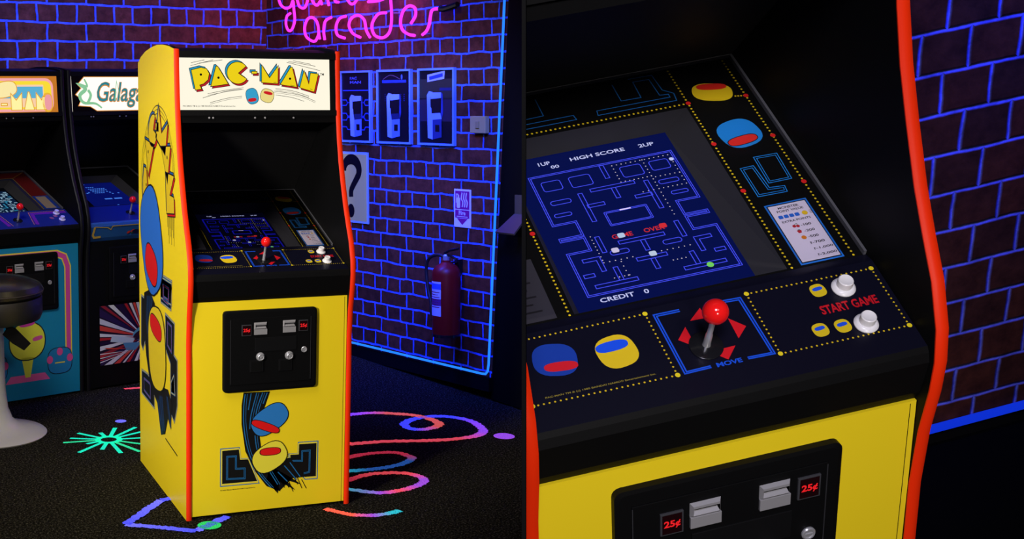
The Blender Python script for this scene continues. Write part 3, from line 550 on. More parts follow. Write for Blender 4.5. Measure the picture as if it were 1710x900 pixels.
def front_space(a):
    rnd = random.Random(9); u0, u1, v0, v1 = -.245, .245, .135, .475; c = (.04, .27)
    a.rect(u0, v0, u1, v1, '1A0E2A', 1); cols = ['D8D8E0', 'B02028', '201038', 'D8D8E0', '902030', '28184A', 'C8C8D8', 'D04038']
    def clip(t):
        dx, dy = math.cos(t), math.sin(t); k = min(((u1 if dx > 0 else u0)-c[0])/dx if abs(dx) > 1e-6 else 9, ((v1 if dy > 0 else v0)-c[1])/dy if abs(dy) > 1e-6 else 9); return (c[0]+dx*k, c[1]+dy*k)
    t = 0; i = 0
    while t < 2*PI-.03:
        d = rnd.uniform(.05, .13); e = min(t+d, 2*PI-.001); a.poly([c, clip(t), clip(e)], cols[i % 8], 2); t = e+rnd.uniform(.02, .06); i += 1
    a.poly(blob(.06, .31, .10, .038, .35), '58A0B8', 4); a.poly(blob(.05, .30, .088, .026, .35), '2A1430', 5); a.poly(blob(.07, .30, .032, .030, 0, 2), 'C02818', 6); a.poly(blob(.03, .29, .026, .026, 0, 2), 'C86018', 6)
    a.poly([(-.17, .30), (-.02, .27), (-.04, .24), (-.18, .265)], 'B8C8D8', 5); a.poly([(-.10, .25), (.02, .24), (-.02, .20), (-.08, .205)], '5088B0', 6); a.poly([(-.22, .235), (-.02, .21), (-.2, .225)], 'D0402A', 6)
    a.poly([(.02, .22), (.08, .25), (.10, .14), (.06, .14), (.05, .19), (.03, .14), (0, .14)], 'A8A8B0', 6)
    for s in range(5): a.poly([(-.245, .15+s*.012), (-.03, .20), (-.245, .155+s*.012)], ('E8E0E0', 'C83038')[s % 2], 3)

def cabinet(style, mtx, label, clip=False, bright=.85, group=None):
    root = empty('arcade_cabinet', mtx, label, 'arcade machine', group); K = dict(parent=root, clip=clip)
    classic = style == 'classic'; sidem = YEL if classic else BLACK; frm = {'classic': YEL, 'pink': mat('blue_front_paint', '1580A8', .4), 'space': BLACK}[style]
    trim = REDM if classic else mat('black_plastic_edging', (.007, .007, .008), .45, spec=.2)
    # carcass
    for s in (-1, 1):
        bm = bmesh.new(); x0, x1 = sorted((s*.33, s*.3105)); fs = xprism(bm, PROF, x0, x1)
        inner = fs[1] if s < 0 else fs[0]
        for f in fs: f.material_index = 0
        for f in fs[2+16:]: f.material_index = 1
        inner.material_index = 1
        finish('side_panel', bm, [sidem, BLACK], **K)
        bm = bmesh.new(); x0, x1 = sorted((s*.3300, s*.3105)); molding(bm, x0, x1); o = finish('edge_molding', bm, trim, smooth=True, **K)
        if o and classic: o['label'] = 'glossy red edge molding'
    bm = bmesh.new(); box(bm, (-.3095, .040, .012), (.3095, .056, .842)); finish('front_panel', bm, frm, **K)
    if classic:
        bm = bmesh.new(); box(bm, (.2990, .0392, .012), (.2998, .0405, .838)); finish('panel_seam', bm, MATTE, **K)
    bm = bmesh.new(); box(bm, (-.3095, .822, .03), (.3095, .836, 1.70)); finish('rear_panel', bm, BLACK, **K)
    bm = bmesh.new(); box(bm, (-.3095, .060, .02), (.3095, .820, .035)); finish('floor_panel', bm, BLACK, **K)
    # top cover follows the crown
    P = [p for p in PROF if p[1] > 1.70 and p[0] > .219]; bm = bmesh.new(); xprism(bm, [(.2235, 1.747)]+[(y, z-.010) for y, z in P[0:]]+[(y-.004, z-.026) for y, z in P[::-1][:-1]], -.3095, .3095); finish('top_panel', bm, BLACK, **K)
    # header and marquee
    bm = bmesh.new()
    def tb(u0, v0, u1, v1, h0, h1):
        vs = [bm.verts.new(FT(u, v, h)) for u in (u0, u1) for v in (v0, v1) for h in (h0, h1)]
        for q in ((0, 1, 3, 2), (4, 6, 7, 5), (0, 4, 5, 1), (2, 3, 7, 6), (0, 2, 6, 4), (1, 5, 7, 3)): bm.faces.new([vs[i] for i in q])
    tb(-.3095, .196, .3095, .221, -.014, .003); tb(-.3095, -.020, .3095, .0015, -.014, .004); tb(.285, .0015, .3095, .196, -.014, -.002)
    finish('marquee_retainer', bm, BLACK, **K)
    bm = bmesh.new(); vs = [bm.verts.new(FT(u, v, 0)) for u, v in ((-.3095, .0015), (.285, .0015), (.285, .196), (-.3095, .196))]; bm.faces.new(vs)
    r = bmesh.ops.extrude_face_region(bm, geom=bm.faces[:]); bmesh.ops.translate(bm, verts=[v for v in r['geom'] if isinstance(v, bmesh.types.BMVert)], vec=(0, .006, 0))
    mq = finish('marquee', bm, lit('FFF8E2', 1.0), **K)
    if mq and not clip:
        a = Art(FT, .00025); {'classic': marquee_classic, 'pink': marquee_pink, 'space': marquee_space}[style](a); a.done('marquee_print', mq)
    # small screws along the header
    for u in (() if clip else (-.20, -.185, -.02, .02, .135)):
        bm = bmesh.new(); lathe(bm, [(.0, .004), (.003, .0035), (.004, 0)], FT(u, -.028, .0), (0, -1, 0), 10); finish('screw', bm, STEEL, **K)
    # speaker panel and hood behind the marquee
    bm = bmesh.new(); xprism(bm, [(.200, 1.526), (.204, 1.500), (.400, 1.452), (.404, 1.466), (.215, 1.526)], -.3095, .3095); finish('speaker_panel', bm, BLACK, **K)
    bm = bmesh.new(); xprism(bm, [(.402, 1.452), (.700, 1.181), (.712, 1.190), (.410, 1.466)], -.3095, .3095); finish('back_board', bm, mat('board_black', (.007, .0068, .007), .6, spec=.2), **K)
    # monitor bezel with a window, sloping down to the tube
    bzm = {'classic': BLACK, 'pink': mat('bezel_navy', (.02, .02, .06), .3), 'space': MATTE}[style]
    bm = bmesh.new(); o_ = [FG(u, v, 0) for u, v in ((-.3095, 0), (.3095, 0), (.3095, .5139), (-.3095, .5139))]; i_ = [FG(u, v, 0) for u, v in ((-.1770, .004), (.1770, .004), (.1770, .4060), (-.1770, .4060))]
    ov = [bm.verts.new(p) for p in o_]; iv = [bm.verts.new(p) for p in i_]; lv = [bm.verts.new(FM(u, v, .002)) for u, v in ((-.158, .002), (.140, .002), (.140, .376), (-.158, .376))]
    for k in range(4):
        bm.faces.new((ov[k], ov[(k+1) % 4], iv[(k+1) % 4], iv[k])); f = bm.faces.new((iv[k], iv[(k+1) % 4], lv[(k+1) % 4], lv[k])); f.material_index = 1
    bz = finish('monitor_bezel', bm, [bzm, mat('inner_bezel_grey', (.030, .029, .033), .55, spec=.25)], **K)
    bm = bmesh.new(); vs = [bm.verts.new(FM(u, v, 0)) for u, v in ((-.17, -.006), (.152, -.006), (.152, .385), (-.17, .385))]; bm.faces.new(vs)
    scr = finish('monitor', bm, {'classic': lit('050F4C' if clip else '020210', .9), 'pink': lit('05060C', .6), 'space': lit('061060', .5)}[style], **K)
    if scr:
        a = Art(FM, .00015)
        if classic: screen_classic(a, bright)
        elif style == 'pink': screen_pink(a)
        else: screen_space(a)
        a.done('screen_picture', scr, clip)
    if bz:
        a = Art(FG, .00025)
        if classic: bezel_classic(a)
        elif style == 'pink':
            for s in (-1, 1): a.poly([(s*.30, .50), (s*.205, .42), (s*.205, .18), (s*.30, .18)], '5A1014', 1); a.line([(s*.30, .505), (s*.20, .425), (s*.20, .01)], .004, '8A6A20', 2); a.poly([(s*.205, .18), (s*.30, .18), (s*.30, .01), (s*.205, .01)], '18348A', 1); a.rect(s*.25-.03, .02, s*.25+.03, .17, '8A7A70', 3)
            a.rect(-.30, .43, .30, .50, '5A1014', 1); a.line([(-.2, .425), (.2, .425)], .004, '8A6A20', 2)
        if classic or style == 'pink': a.done('bezel_print', bz, clip)
    if classic:
        bm = bmesh.new(); vs = [bm.verts.new(FG(u, v, h)) for h in (.0075,) for u, v in ((-.309, .001), (.309, .001), (.309, .513), (-.309, .513))]; bm.faces.new(vs); finish('cover_glass', bm, GLASS, **K)
    bm = bmesh.new()
    for (u0, v0), (u1, v1) in (((-.309, .5140), (.309, .5190)), ((.3050, 0), (.3095, .519))):
        vs = [bm.verts.new(FG(u, v, h)) for u in (u0, u1) for v in (v0, v1) for h in (0, .0085)]
        for q in ((0, 1, 3, 2), (4, 6, 7, 5), (0, 4, 5, 1), (2, 3, 7, 6), (0, 2, 6, 4), (1, 5, 7, 3)): bm.faces.new([vs[i] for i in q])
    finish('glass_edge_strip', bm, mat('glass_edge', (.10, .10, .11), .3), **K)
    # control panel with a folded apron
    cpm = {'classic': mat('panel_black', (.004, .004, .012), .35, spec=.25), 'pink': mat('panel_blue', '18246A', .4), 'space': mat('panel_blue_dark', '0C1C58', .4)}[style]
    bm = bmesh.new(); c0 = FC(0, 0, 0); c1 = FC(0, .1795, 0)
    xprism(bm, [(.046, .842), (.034, .862), (.0185, .925), (c0.y-.001, c0.z-.008), (c0.y+.004, c0.z+.001), (c1.y, c1.z), (.2102, 1.0129), (.214, .999), (.05, .930), (.06, .842)], -.3095, .3095)
    for f in bm.faces:
        f.material_index = 0 if f.normal.z > .5 or f.calc_center_median().z > .955 else 1
    cp = finish('control_panel', bm, [cpm, BLACK if style != 'space' else mat('apron_blue', '1C4F86', .5)], **K)
    if classic and cp: a = Art(FC, .00025); panel_classic(a); a.done('panel_print', cp, clip)
    elif style == 'pink': a = Art(FC, .0003); [a.line([(s*.30, .15), (s*.10, .15), (s*.08, .03)], .02, '6A1E8A', 1) for s in (-1, 1)]; [a.line([(s*.30, .165), (s*.085, .165), (s*.06, .03)], .004, 'B86A60', 2) for s in (-1, 1)]; [a.poly(blob(.19+k*.03, .09+.02*(k % 2), .012, .012), '8A4A70', 2) for k in range(3)]; a.done('panel_print', cp)
    elif style == 'space':
        FA_ = lambda u, v, h: Vector((u, .030-(v-.87)*.24-h, v)); a = Art(FA_, .0008)
        a.line([(-.28, .925), (-.29, .88), (-.28, .865), (-.24, .868)], .012, 'B8963A', 3); a.line([(-.28, .926), (-.20, .918), (-.18, .905), (-.17, .925), (.30, .925)], .005, 'B8963A', 3)
        for k in range(14): a.poly(blob(-.08+.04*random.random()+.012*k, .88+.02*random.random(), .012, .006, .5), ('C03020', '205030', 'C08030')[k % 3], 4)
        for u in (-.005, .10): a.poly(blob(u, .885, .04, .012), '0A1430', 5)
        a.done('apron_print', cp)
    # joystick
    def nrm(v=(0, -.35692, .93413)): return v
    ju, jv = -.0095, .088
    bm = bmesh.new(); lathe(bm, [(0, 0), (.026, 0), (.026, .0018), (.0245, .0026), (.010, .004), (0, .004)], FC(ju, jv, .0004), nrm(), 40); js = finish('joystick', bm, GLOSSB, smooth=True, **K)
    if js:
        bm = bmesh.new(); lathe(bm, [(.0068, .003), (.0058, .010), (.0055, .030), (.0045, .034), (.0045, .072), (0, .072)], FC(ju, jv, 0), nrm(), 20); finish('joystick_shaft', bm, CHROME, js, smooth=True, clip=clip)
        bm = bmesh.new(); r = .0195; lathe(bm, [(0, -r)]+[(r*math.cos(t), r*math.sin(t)) for t in [math.radians(-80+k*10) for k in range(17)]]+[(0, r)], FC(ju, jv, .083), nrm(), 36); finish('joystick_ball', bm, REDBALL, js, smooth=True, clip=clip)
    for u, v in ((.2396, .1387), (.2402, .0652)):
        if style == 'space' and v > .1: continue
        bm = bmesh.new(); lathe(bm, [(0, 0), (.0185, 0), (.0188, .002), (.0165, .0055), (.0128, .0070), (.0122, .0070), (.0118, .0185), (.0105, .0200), (.0088, .0196), (.0070, .0190), (0, .0190)], FC(u, v, .0004), nrm(), 32); finish('start_button', bm, WHITEP if classic else mat('lilac_plastic', (.55, .50, .85), .35), smooth=True, **K)
    # coin door
    bm = bmesh.new(); P = rrpts(-.1905, .4920, .1820, .8060, .014)
    fa = [bm.verts.new((u, .028, v)) for u, v in P]; fb = [bm.verts.new((u, .041, v)) for u, v in P]; fi = [bm.verts.new((u, .0265, v)) for u, v in rrpts(-.183, .4995, .1745, .7985, .011)]; n = len(P)
    for i in range(n): j = (i+1) % n; bm.faces.new((fa[i], fa[j], fb[j], fb[i])); bm.faces.new((fi[i], fi[j], fa[j], fa[i]))
    bm.faces.new(fi)
    cdoor = finish('coin_door', bm, mat('door_black', (.0032, .0032, .0034), .5, spec=.12), **K)
    if cdoor:
        D = dict(parent=cdoor, clip=clip); Dk = mat('door_plate', (.005, .005, .0055), .4, spec=.25)
        bm = bmesh.new(); box(bm, (-.164, .0235, .520), (.157, .0262, .7760), bev=.001); finish('door_leaf', bm, mat('door_black', (.0032, .0032, .0034), .5, spec=.12), **D)
        for u in (-.1635, .1565):
            bm = bmesh.new(); box(bm, (u-.0008, .0228, .525), (u+.0008, .0238, .772)); finish('door_gap', bm, mat('gap_sheen', (.03, .03, .033), .3), **D)
        bm = bmesh.new(); box(bm, (-.0672, .0212, .645), (.0994, .0238, .6985), bev=.001); finish('blank_plate', bm, Dk, **D)
        for u0, v0 in ((-.120, .7095), (.1065, .7165)):
            bm = bmesh.new(); box(bm, (u0, .0195, v0), (u0+.0380, .0238, v0+.0425), 0, .0012); box(bm, (u0+.003, .0190, v0+.003), (u0+.035, .0197, v0+.0395), 1)
            pw = finish('price_window', bm, [mat('window_frame', (.045, .045, .05), .3), mat('window_dark', (.012, .002, .003), .2)], **D)
            if pw: a = Art(lambda u, v, h: Vector((u, .0190-h, v)), .0003); a.text('25\u00a2', u0+.0055, v0+.0125, u0+.0325, v0+.0285, mat('red_glow', (.5, .01, .01), .5, emit=.9, ecol='C8141C'), 1, .03); a.done('price_print', pw, clip)
        for u0, v0 in ((-.0710, .7115), (.0434, .7140)):
            bm = bmesh.new(); u1, v1 = u0+.0510, v0+.0470; box(bm, (u0, .0185, v0), (u1, .0238, v0+.0215), bev=.0008)
            # upper hood of the slot with a sloping throat
            def q(*p): bm.faces.new([bm.verts.new(x) for x in p])
            y0, y1 = .0172, .0236; zt, zm = v1, v0+.0215; q((u0, y1, zt), (u1, y1, zt), (u1-.004, y0, zt-.004), (u0+.004, y0, zt-.004)); q((u0+.004, y0, zt-.004), (u1-.004, y0, zt-.004), (u1-.004, y0, zt-.0085), (u0+.004, y0, zt-.0085))
            q((u0+.004, y0, zt-.0085), (u1-.004, y0, zt-.0085), (u1-.006, y1, zt-.013), (u0+.006, y1, zt-.013)); q((u0, y1, zt), (u0+.004, y0, zt-.004), (u0+.004, y0, zm+.004), (u0, y1, zm)); q((u1, y1, zt), (u1, y1, zm), (u1-.004, y0, zm+.004), (u1-.004, y0, zt-.004))
            q((u0+.004, y0, zm+.004), (u0+.006, y0+.002, zm+.004), (u0+.008, y1, zt-.012), (u0+.004, y0, zt-.0085)); q((u0, y1, zm), (u0+.004, y0, zm+.004), (u1-.004, y0, zm+.004), (u1, y1, zm)); q((u0+.004, y0, zm+.004), (u1-.004, y0, zm+.004), (u1-.006, y1, zm+.010), (u0+.006, y1, zm+.010))
            cs = finish('coin_slot', bm, STEEL, **D)
        for u, v in ((-.0453, .625), (.0699, .623)):
            bm = bmesh.new(); lathe(bm, [(.0170, 0), (.0170, .003), (.0150, .006), (.0120, .006), (.0118, .013), (.0100, .0145), (.0085, .0115), (.0045, .0110), (.0040, .0135), (0, .0135)], (u, .0238, v), (0, -1, 0), 32); finish('return_button', bm, CHROME, smooth=True, **D)
            bm = bmesh.new(); box(bm, (u-.042, .0195, v-.058), (u+.012, .0238, v-.012), bev=.0015); box(bm, (u-.036, .0186, v-.052), (u+.004, .0200, v-.018), 1); finish('return_cup', bm, [Dk, MATTE], **D)
        bm = bmesh.new(); lathe(bm, [(.0118, 0), (.0118, .003), (.0100, .005), (.0080, .005), (.0075, .0035), (0, .0035)], (.1300, .0238, .6430), (0, -1, 0), 28); box(bm, (.124, .0190, .6415), (.136, .0206, .6445)); finish('door_lock', bm, CHROME, smooth=True, **D)
    if classic:
        a = Art(FF, .0003); front_classic(a); a.done('front_print', root, clip)
        if not clip: a = Art(FSL, .0003); side_classic(a); a.done('side_print', root)
    else:
        a = Art(FF, .0003); (front_pink if style == 'pink' else front_space)(a); a.done('front_print', root)
    return root

# ---------------------------------------------------------------- the room: carpet and brick walls
FLOORM = carpet_mat()
bm = bmesh.new(); box(bm, (-4.2, -6.4, -.10), (1.9, 3.8, 0)); fl = finish('floor', bm, FLOORM); fl['kind'] = 'structure'

def frame(org, u, v):
    u = Vector(u).normalized(); v = Vector(v); v = (v-u*v.dot(u)).normalized(); n = u.cross(v)
    M = Matrix.Identity(4)
    for i in range(3): M[i][0] = u[i]; M[i][1] = v[i]; M[i][2] = n[i]; M[i][3] = org[i]
    return M
CORNER = Vector((1.0523, 3.4622, 0)); DR = Vector((.24733, -.96774, .04807)); DBK = Vector((-math.cos(math.radians(17)), -math.sin(math.radians(17)), .0))
MR = frame(CORNER, DR, (-.0119, .0466, .9988))          # local x along the wall towards the viewer, y up, z into the room or out of it
MBK = frame(CORNER, -DBK, (0, 0, 1))
inR = 1 if (MR.to_3x3() @ Vector((0, 0, 1))).dot(CAM-CORNER) > 0 else -1
inB = 1 if (MBK.to_3x3() @ Vector((0, 0, 1))).dot(CAM-CORNER) > 0 else -1

def slab(name, poly, t, M, mt, side):
    bm = bmesh.new(); a = [bm.verts.new((u, v, 0)) for u, v in poly]; b = [bm.verts.new((u, v, -side*t)) for u, v in poly]; n = len(poly); bm.faces.new(a); bm.faces.new(b[::-1])
    for i in range(n): bm.faces.new((a[i], a[(i+1) % n], b[(i+1) % n], b[i]))
    bmesh.ops.recalc_face_normals(bm, faces=bm.faces[:]); o = finish(name, bm, mt, mtx=M); o['kind'] = 'structure'; return o
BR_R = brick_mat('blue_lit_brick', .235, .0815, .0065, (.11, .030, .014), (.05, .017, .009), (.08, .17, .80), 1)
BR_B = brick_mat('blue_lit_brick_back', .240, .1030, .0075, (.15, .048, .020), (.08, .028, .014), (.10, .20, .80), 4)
def ledu(v): return 2.2255+v*.0592
slab('wall_right', [(0, .012), (ledu(.012), .012), (ledu(3.0), 3.0), (0, 3.0)], .09, MR, BR_R, inR)
slab('wall_black', [(ledu(-.10), -.10), (3.6, -.16), (3.6, 3.0), (ledu(3.0), 3.0)], .09, MR, mat('black_wall_paint', (.002, .002, .0015), .8, spec=.05), inR)
slab('wall_back', [(-4.2, .0), (0, 0), (0, 3.0), (-4.2, 3.0)], .09, MBK, BR_B, inB)
bm = bmesh.new()
for a, b in (((0, -.06, -.002), (ledu(0), .012, .03)),): box(bm, (a[0], a[1], inR*a[2]), (b[0], b[1], inR*.02))
o = finish('baseboard_right', bm, BLACK, mtx=MR); o['kind'] = 'structure'

def onR(u, v, h=0): return (u, v, inR*h)
# LED strip round the brick panel
bm = bmesh.new(); pts = [onR(.05, .030, .026), onR(ledu(.03)-.05, .030, .026), onR(ledu(.03)-.020, .033, .026), onR(ledu(.05)-.005, .050, .026), onR(ledu(.09), .09, .026)]+[onR(ledu(k*.25), k*.25, .026) for k in range(1, 9)]+[onR(ledu(2.0)+.0, 2.0, .026)]
tube(bm, pts, .0062, 8, 0); led = finish('led_strip', bm, lit('1E74FF', 1.5), mtx=MR, smooth=True)
led['label'] = 'glowing blue light strip edging the brick wall along the floor and up its right edge'; led['category'] = 'light strip'

# floor yarn pattern
def yarn():
    bm = bmesh.new(); cl = bm.verts.layers.float_color.new('Col'); rnd = random.Random(11)
    def V(p, c): v = bm.verts.new((p[0], p[1], .004)); v[cl] = (*c, 1); return v
    def stroke(pts, cols, wd, sm=18):
        P = smooth_path([(x, y, 0) for x, y in pts], sm); n = len(P); prev = None
        for i, p in enumerate(P):
            a, b = P[max(0, i-1)], P[min(n-1, i+1)]; d = (b-a).normalized(); nn = Vector((-d.y, d.x, 0)); t = i/(n-1)*(len(cols)-1); k = min(int(t), len(cols)-2); f = t-k
            c = tuple(cols[k][q]*(1-f)+cols[k+1][q]*f for q in range(3)); w2 = wd/2
            cur = (V(p+nn*(w2+rnd.uniform(-.006, .004)), c), V(p-nn*(w2+rnd.uniform(-.006, .004)), c))
            if prev: bm.faces.new((prev[0], prev[1], cur[1], cur[0]))
            prev = cur
    R_ = lin('F0505A'); O_ = lin('F0604A'); Pu = lin('9A50D8'); Bl = lin('4A50F0'); Cy = lin('30B8C8'); Te = lin('20E0B8'); Vi = lin('7070F0'); Dr = lin('C03048'); Sb = lin('2858A8'); Gr = lin('30C060')
    stroke(LOOPS[0], [R_, R_, R_, R_, Pu, Pu, Bl, Bl, Bl, Bl, O_, O_, O_, O_, Pu, Pu], .045)
    stroke(LOOPS[1], [Dr, Dr, Dr, Dr, Sb, Sb, Sb, Cy], .040); stroke(LOOPS[2], [Dr, Dr, R_, R_, Pu, Pu, R_, Pu, Cy], .040); stroke(LOOPS[3], [O_, O_, O_, Pu, Cy, Cy], .036)
    c = Vector((-.401, 1.183, 0))
    for x, y in STAR:
        e = Vector((x, y, 0)); d = (e-c).normalized(); nn = Vector((-d.y, d.x, 0)); s = c+d*.045
        col = Te if rnd.random() < .8 else lin('30D090')
        bm.faces.new([V(s-nn*.009, col), V(e-nn*.010, col), V(e+nn*.010, col), V(s+nn*.009, col)])
    for k in range(20):
        a0, a1 = 2*PI*k/20, 2*PI*(k+1)/20
        bm.faces.new([V(c+Vector((r*math.cos(t), r*math.sin(t), 0)), Te) for r, t in ((.036, a0), (.062, a0), (.062, a1), (.036, a1))])
    for cx_, cy_, r, col in ((-.287, 1.471, .027, Vi), (1.359, .688, .050, Pu), (-.262, -.045, .045, Gr)):
        bm.faces.new([V(Vector((cx_+r*math.cos(2*PI*k/24), cy_+r*math.sin(2*PI*k/24), 0)), col) for k in range(24)])
    stroke([(-.143, 2.07), (-.08, 2.073), (.30, 2.06)], [R_, R_, R_], .03)
    pl = [(-.20, .330), (-.368, .293), (-.557, .063), (-.324, -.088), (-.17, .03)]
    for a, b in zip(pl, pl[1:]): stroke([a, b], [Vi, Bl], .038, 30)
    return bm
pt = finish('carpet_pattern', yarn(), dye_mat(), parent=fl)

# partition added to part the two rooms and their light, edge on
def divider():
    bm = bmesh.new(); dirp = (FWD + RIGHT*((878-600)/2300)).normalized()
    def at(d, z):
        base = CAM + dirp*d; t = (z-base.z)/(-DOWN.z); return base - DOWN*t
    def side(off): return [at(1.72, 0.001)+off, at(7.6, .001)+off, at(7.6, 3.0)+off, at(1.72, 3.0)+off]
    a = [bm.verts.new(p) for p in side(Vector((0, 0, 0)))]; b = [bm.verts.new(p) for p in side(-PLN*.005)]
    bm.faces.new(a); bm.faces.new(b[::-1])
    for i in range(4): bm.faces.new((a[i], a[(i+1) % 4], b[(i+1) % 4], b[i]))
    bmesh.ops.recalc_face_normals(bm, faces=bm.faces[:]); o = finish('added_divider', bm, MATTE); o['kind'] = 'structure'
divider()

# close-up room
FLOOR2 = mat('dark_floor_paint', (.0015, .0015, .0012), .9, spec=.03)
bm = bmesh.new(); box(bm, (-1.5, -.45, -.06), (2.6, .97, 0)); o = finish('floor', bm, FLOOR2, mtx=MB, clip=True); o['kind'] = 'structure'
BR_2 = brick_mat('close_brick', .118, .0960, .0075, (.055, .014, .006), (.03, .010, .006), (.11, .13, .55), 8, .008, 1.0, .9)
M2 = MB @ Matrix(((math.cos(.0414), 0, math.sin(.0414), .0), (math.sin(.0414), 0, -math.cos(.0414), .842), (0, 1, 0, 0), (0, 0, 0, 1)))
bm = bmesh.new(); box(bm, (.34, .050, -.09), (2.6, 2.6, 0)); o = finish('wall_rear', bm, BR_2, mtx=M2); o['kind'] = 'structure'
bm = bmesh.new(); box(bm, (.34, 0, -.09), (2.6, .050, .002)); o = finish('baseboard_rear', bm, MATTE, mtx=M2); o['kind'] = 'structure'
bm = bmesh.new(); tube(bm, [(.36, .055, .014), (1.4, .055, .014), (2.5, .055, .014)], .0105, 8); o = finish('led_strip', bm, lit('1038F0', .7), mtx=M2, smooth=True)
o['label'] = 'blue light strip at the foot of the dim brick wall beside the close-up cabinet'; o['category'] = 'light strip'

# ---------------------------------------------------------------- cabinets
def place(x, y, deg, s): return Matrix.Translation((x, y, 0)) @ Matrix.Rotation(math.radians(deg), 4, 'Z') @ Matrix.Scale(s, 4)
cabinet('classic', Matrix.Identity(4), 'bright yellow arcade cabinet with red edging, standing whole in the middle of the carpet', bright=.62)
cabinet('classic', MB.copy(), 'close-up yellow and black arcade cabinet seen from above, glowing maze screen tilted towards the viewer', clip=True, bright=.95)
cabinet('pink', place(-.6353, 1.956, 17.6, .925), 'dark arcade cabinet with pink and yellow striped blue front, behind the stool')
cabinet('space', place(-.0335, 2.147, 17.6, .925), 'black arcade cabinet with red and white starburst front, half hidden behind the yellow cabinet')

# ---------------------------------------------------------------- stool
def stool():
    x, y = -.885, 1.43; M = Matrix.Translation((x, y, 0)); t = empty('bar_stool', M, 'black padded stool on a pale trumpet-shaped pedestal at the left edge', 'stool')
    pale = mat('pale_lacquer', (.45, .44, .42), .35)
    bm = bmesh.new(); lathe(bm, [(.0, .002), (.240, .002), (.243, .008), (.236, .014), (.19, .024), (.13, .042), (.09, .075), (.070, .13), (.061, .22), (.058, .40), (.058, .54), (0, .54)], seg=64); finish('pedestal', bm, pale, t, smooth=True)
    bm = bmesh.new(); lathe(bm, [(0, .535), (.190, .535), (.222, .545), (.232, .570), (.232, .640), (.228, .648)], seg=64); lathe(bm, [(.228, .648), (.0, .648)], seg=64); finish('seat_skirt', bm, mat('black_leather', (.014, .013, .012), .42), t, smooth=True)
    bm = bmesh.new(); lathe(bm, [(.222, .650), (.236, .662), (.238, .680), (.225, .702), (.18, .722), (.10, .737), (0, .742)], seg=64); c = finish('seat_cushion', bm, mat('black_gloss_leather', (.016, .014, .013), .25), t, smooth=True)
    bm = bmesh.new(); tube(bm, [(.2375*math.cos(a), .2375*math.sin(a), .676) for a in [2*PI*k/64 for k in range(65)]], .0022, 6); finish('seat_piping', bm, mat('piping', (.05, .035, .035), .4), c, smooth=True)
    bm = bmesh.new(); P = [(.06, .535), (.09, .528), (.155, .455), (.125, .425), (.075, .46), (.035, .50)]
    a = [bm.verts.new((u, -.17, v)) for u, v in P]; b = [bm.verts.new((u, -.15, v)) for u, v in P]; bm.faces.new(a); bm.faces.new(b[::-1])
    for i in range(6): bm.faces.new((a[i], a[(i+1) % 6], b[(i+1) % 6], b[i]))
    bmesh.ops.recalc_face_normals(bm, faces=bm.faces[:]); tube(bm, [(.05, -.06, .53), (.07, -.16, .515)], .008); finish('height_lever', bm, BLACK, t)
stool()

# ---------------------------------------------------------------- things on the right brick wall
def neon():
    t = empty('neon_sign', MR, 'pink neon handwriting reading quarter arcades, mounted high on the brick wall', 'neon sign')
    tm = lit('E632DC', 1.5)
    for s in NEON:
        P = smooth_path([onR(u, v, .055) for u, v in s], 6); bm = bmesh.new(); tube(bm, P, .0085, 8); finish('neon_tube', bm, tm, t, smooth=True)
    bm = bmesh.new(); tube(bm, smooth_path([onR(1.874, 1.901, .055), onR(1.905, 1.898, .05), onR(1.95, 1.905, .045), onR(1.998, 1.915, .04)], 5), .017, 10); finish('cable_end', bm, GLOSSB, t, smooth=True)
    for u, v in ((.70, 1.92), (1.07, 1.90), (1.46, 1.90), (1.72, 1.78)):
        bm = bmesh.new(); tube(bm, [onR(u, v, 0), onR(u, v, .05)], .005, 8); finish('standoff', bm, mat('clear_bracket', (.25, .2, .28), .3), t)
    for k, (u, v) in enumerate(((.6, 1.95), (1.1, 1.90), (1.5, 1.95), (.55, 2.15), (1.1, 2.15))):
        l = bpy.data.lights.new('neon_glow', 'POINT'); l.energy = 2.2; l.color = (1, .10, .85); l.shadow_soft_size = .08
        o = bpy.data.objects.new('neon_glow', l); C.objects.link(o); o.parent = t; o.location = onR(u, v, .16)
neon()

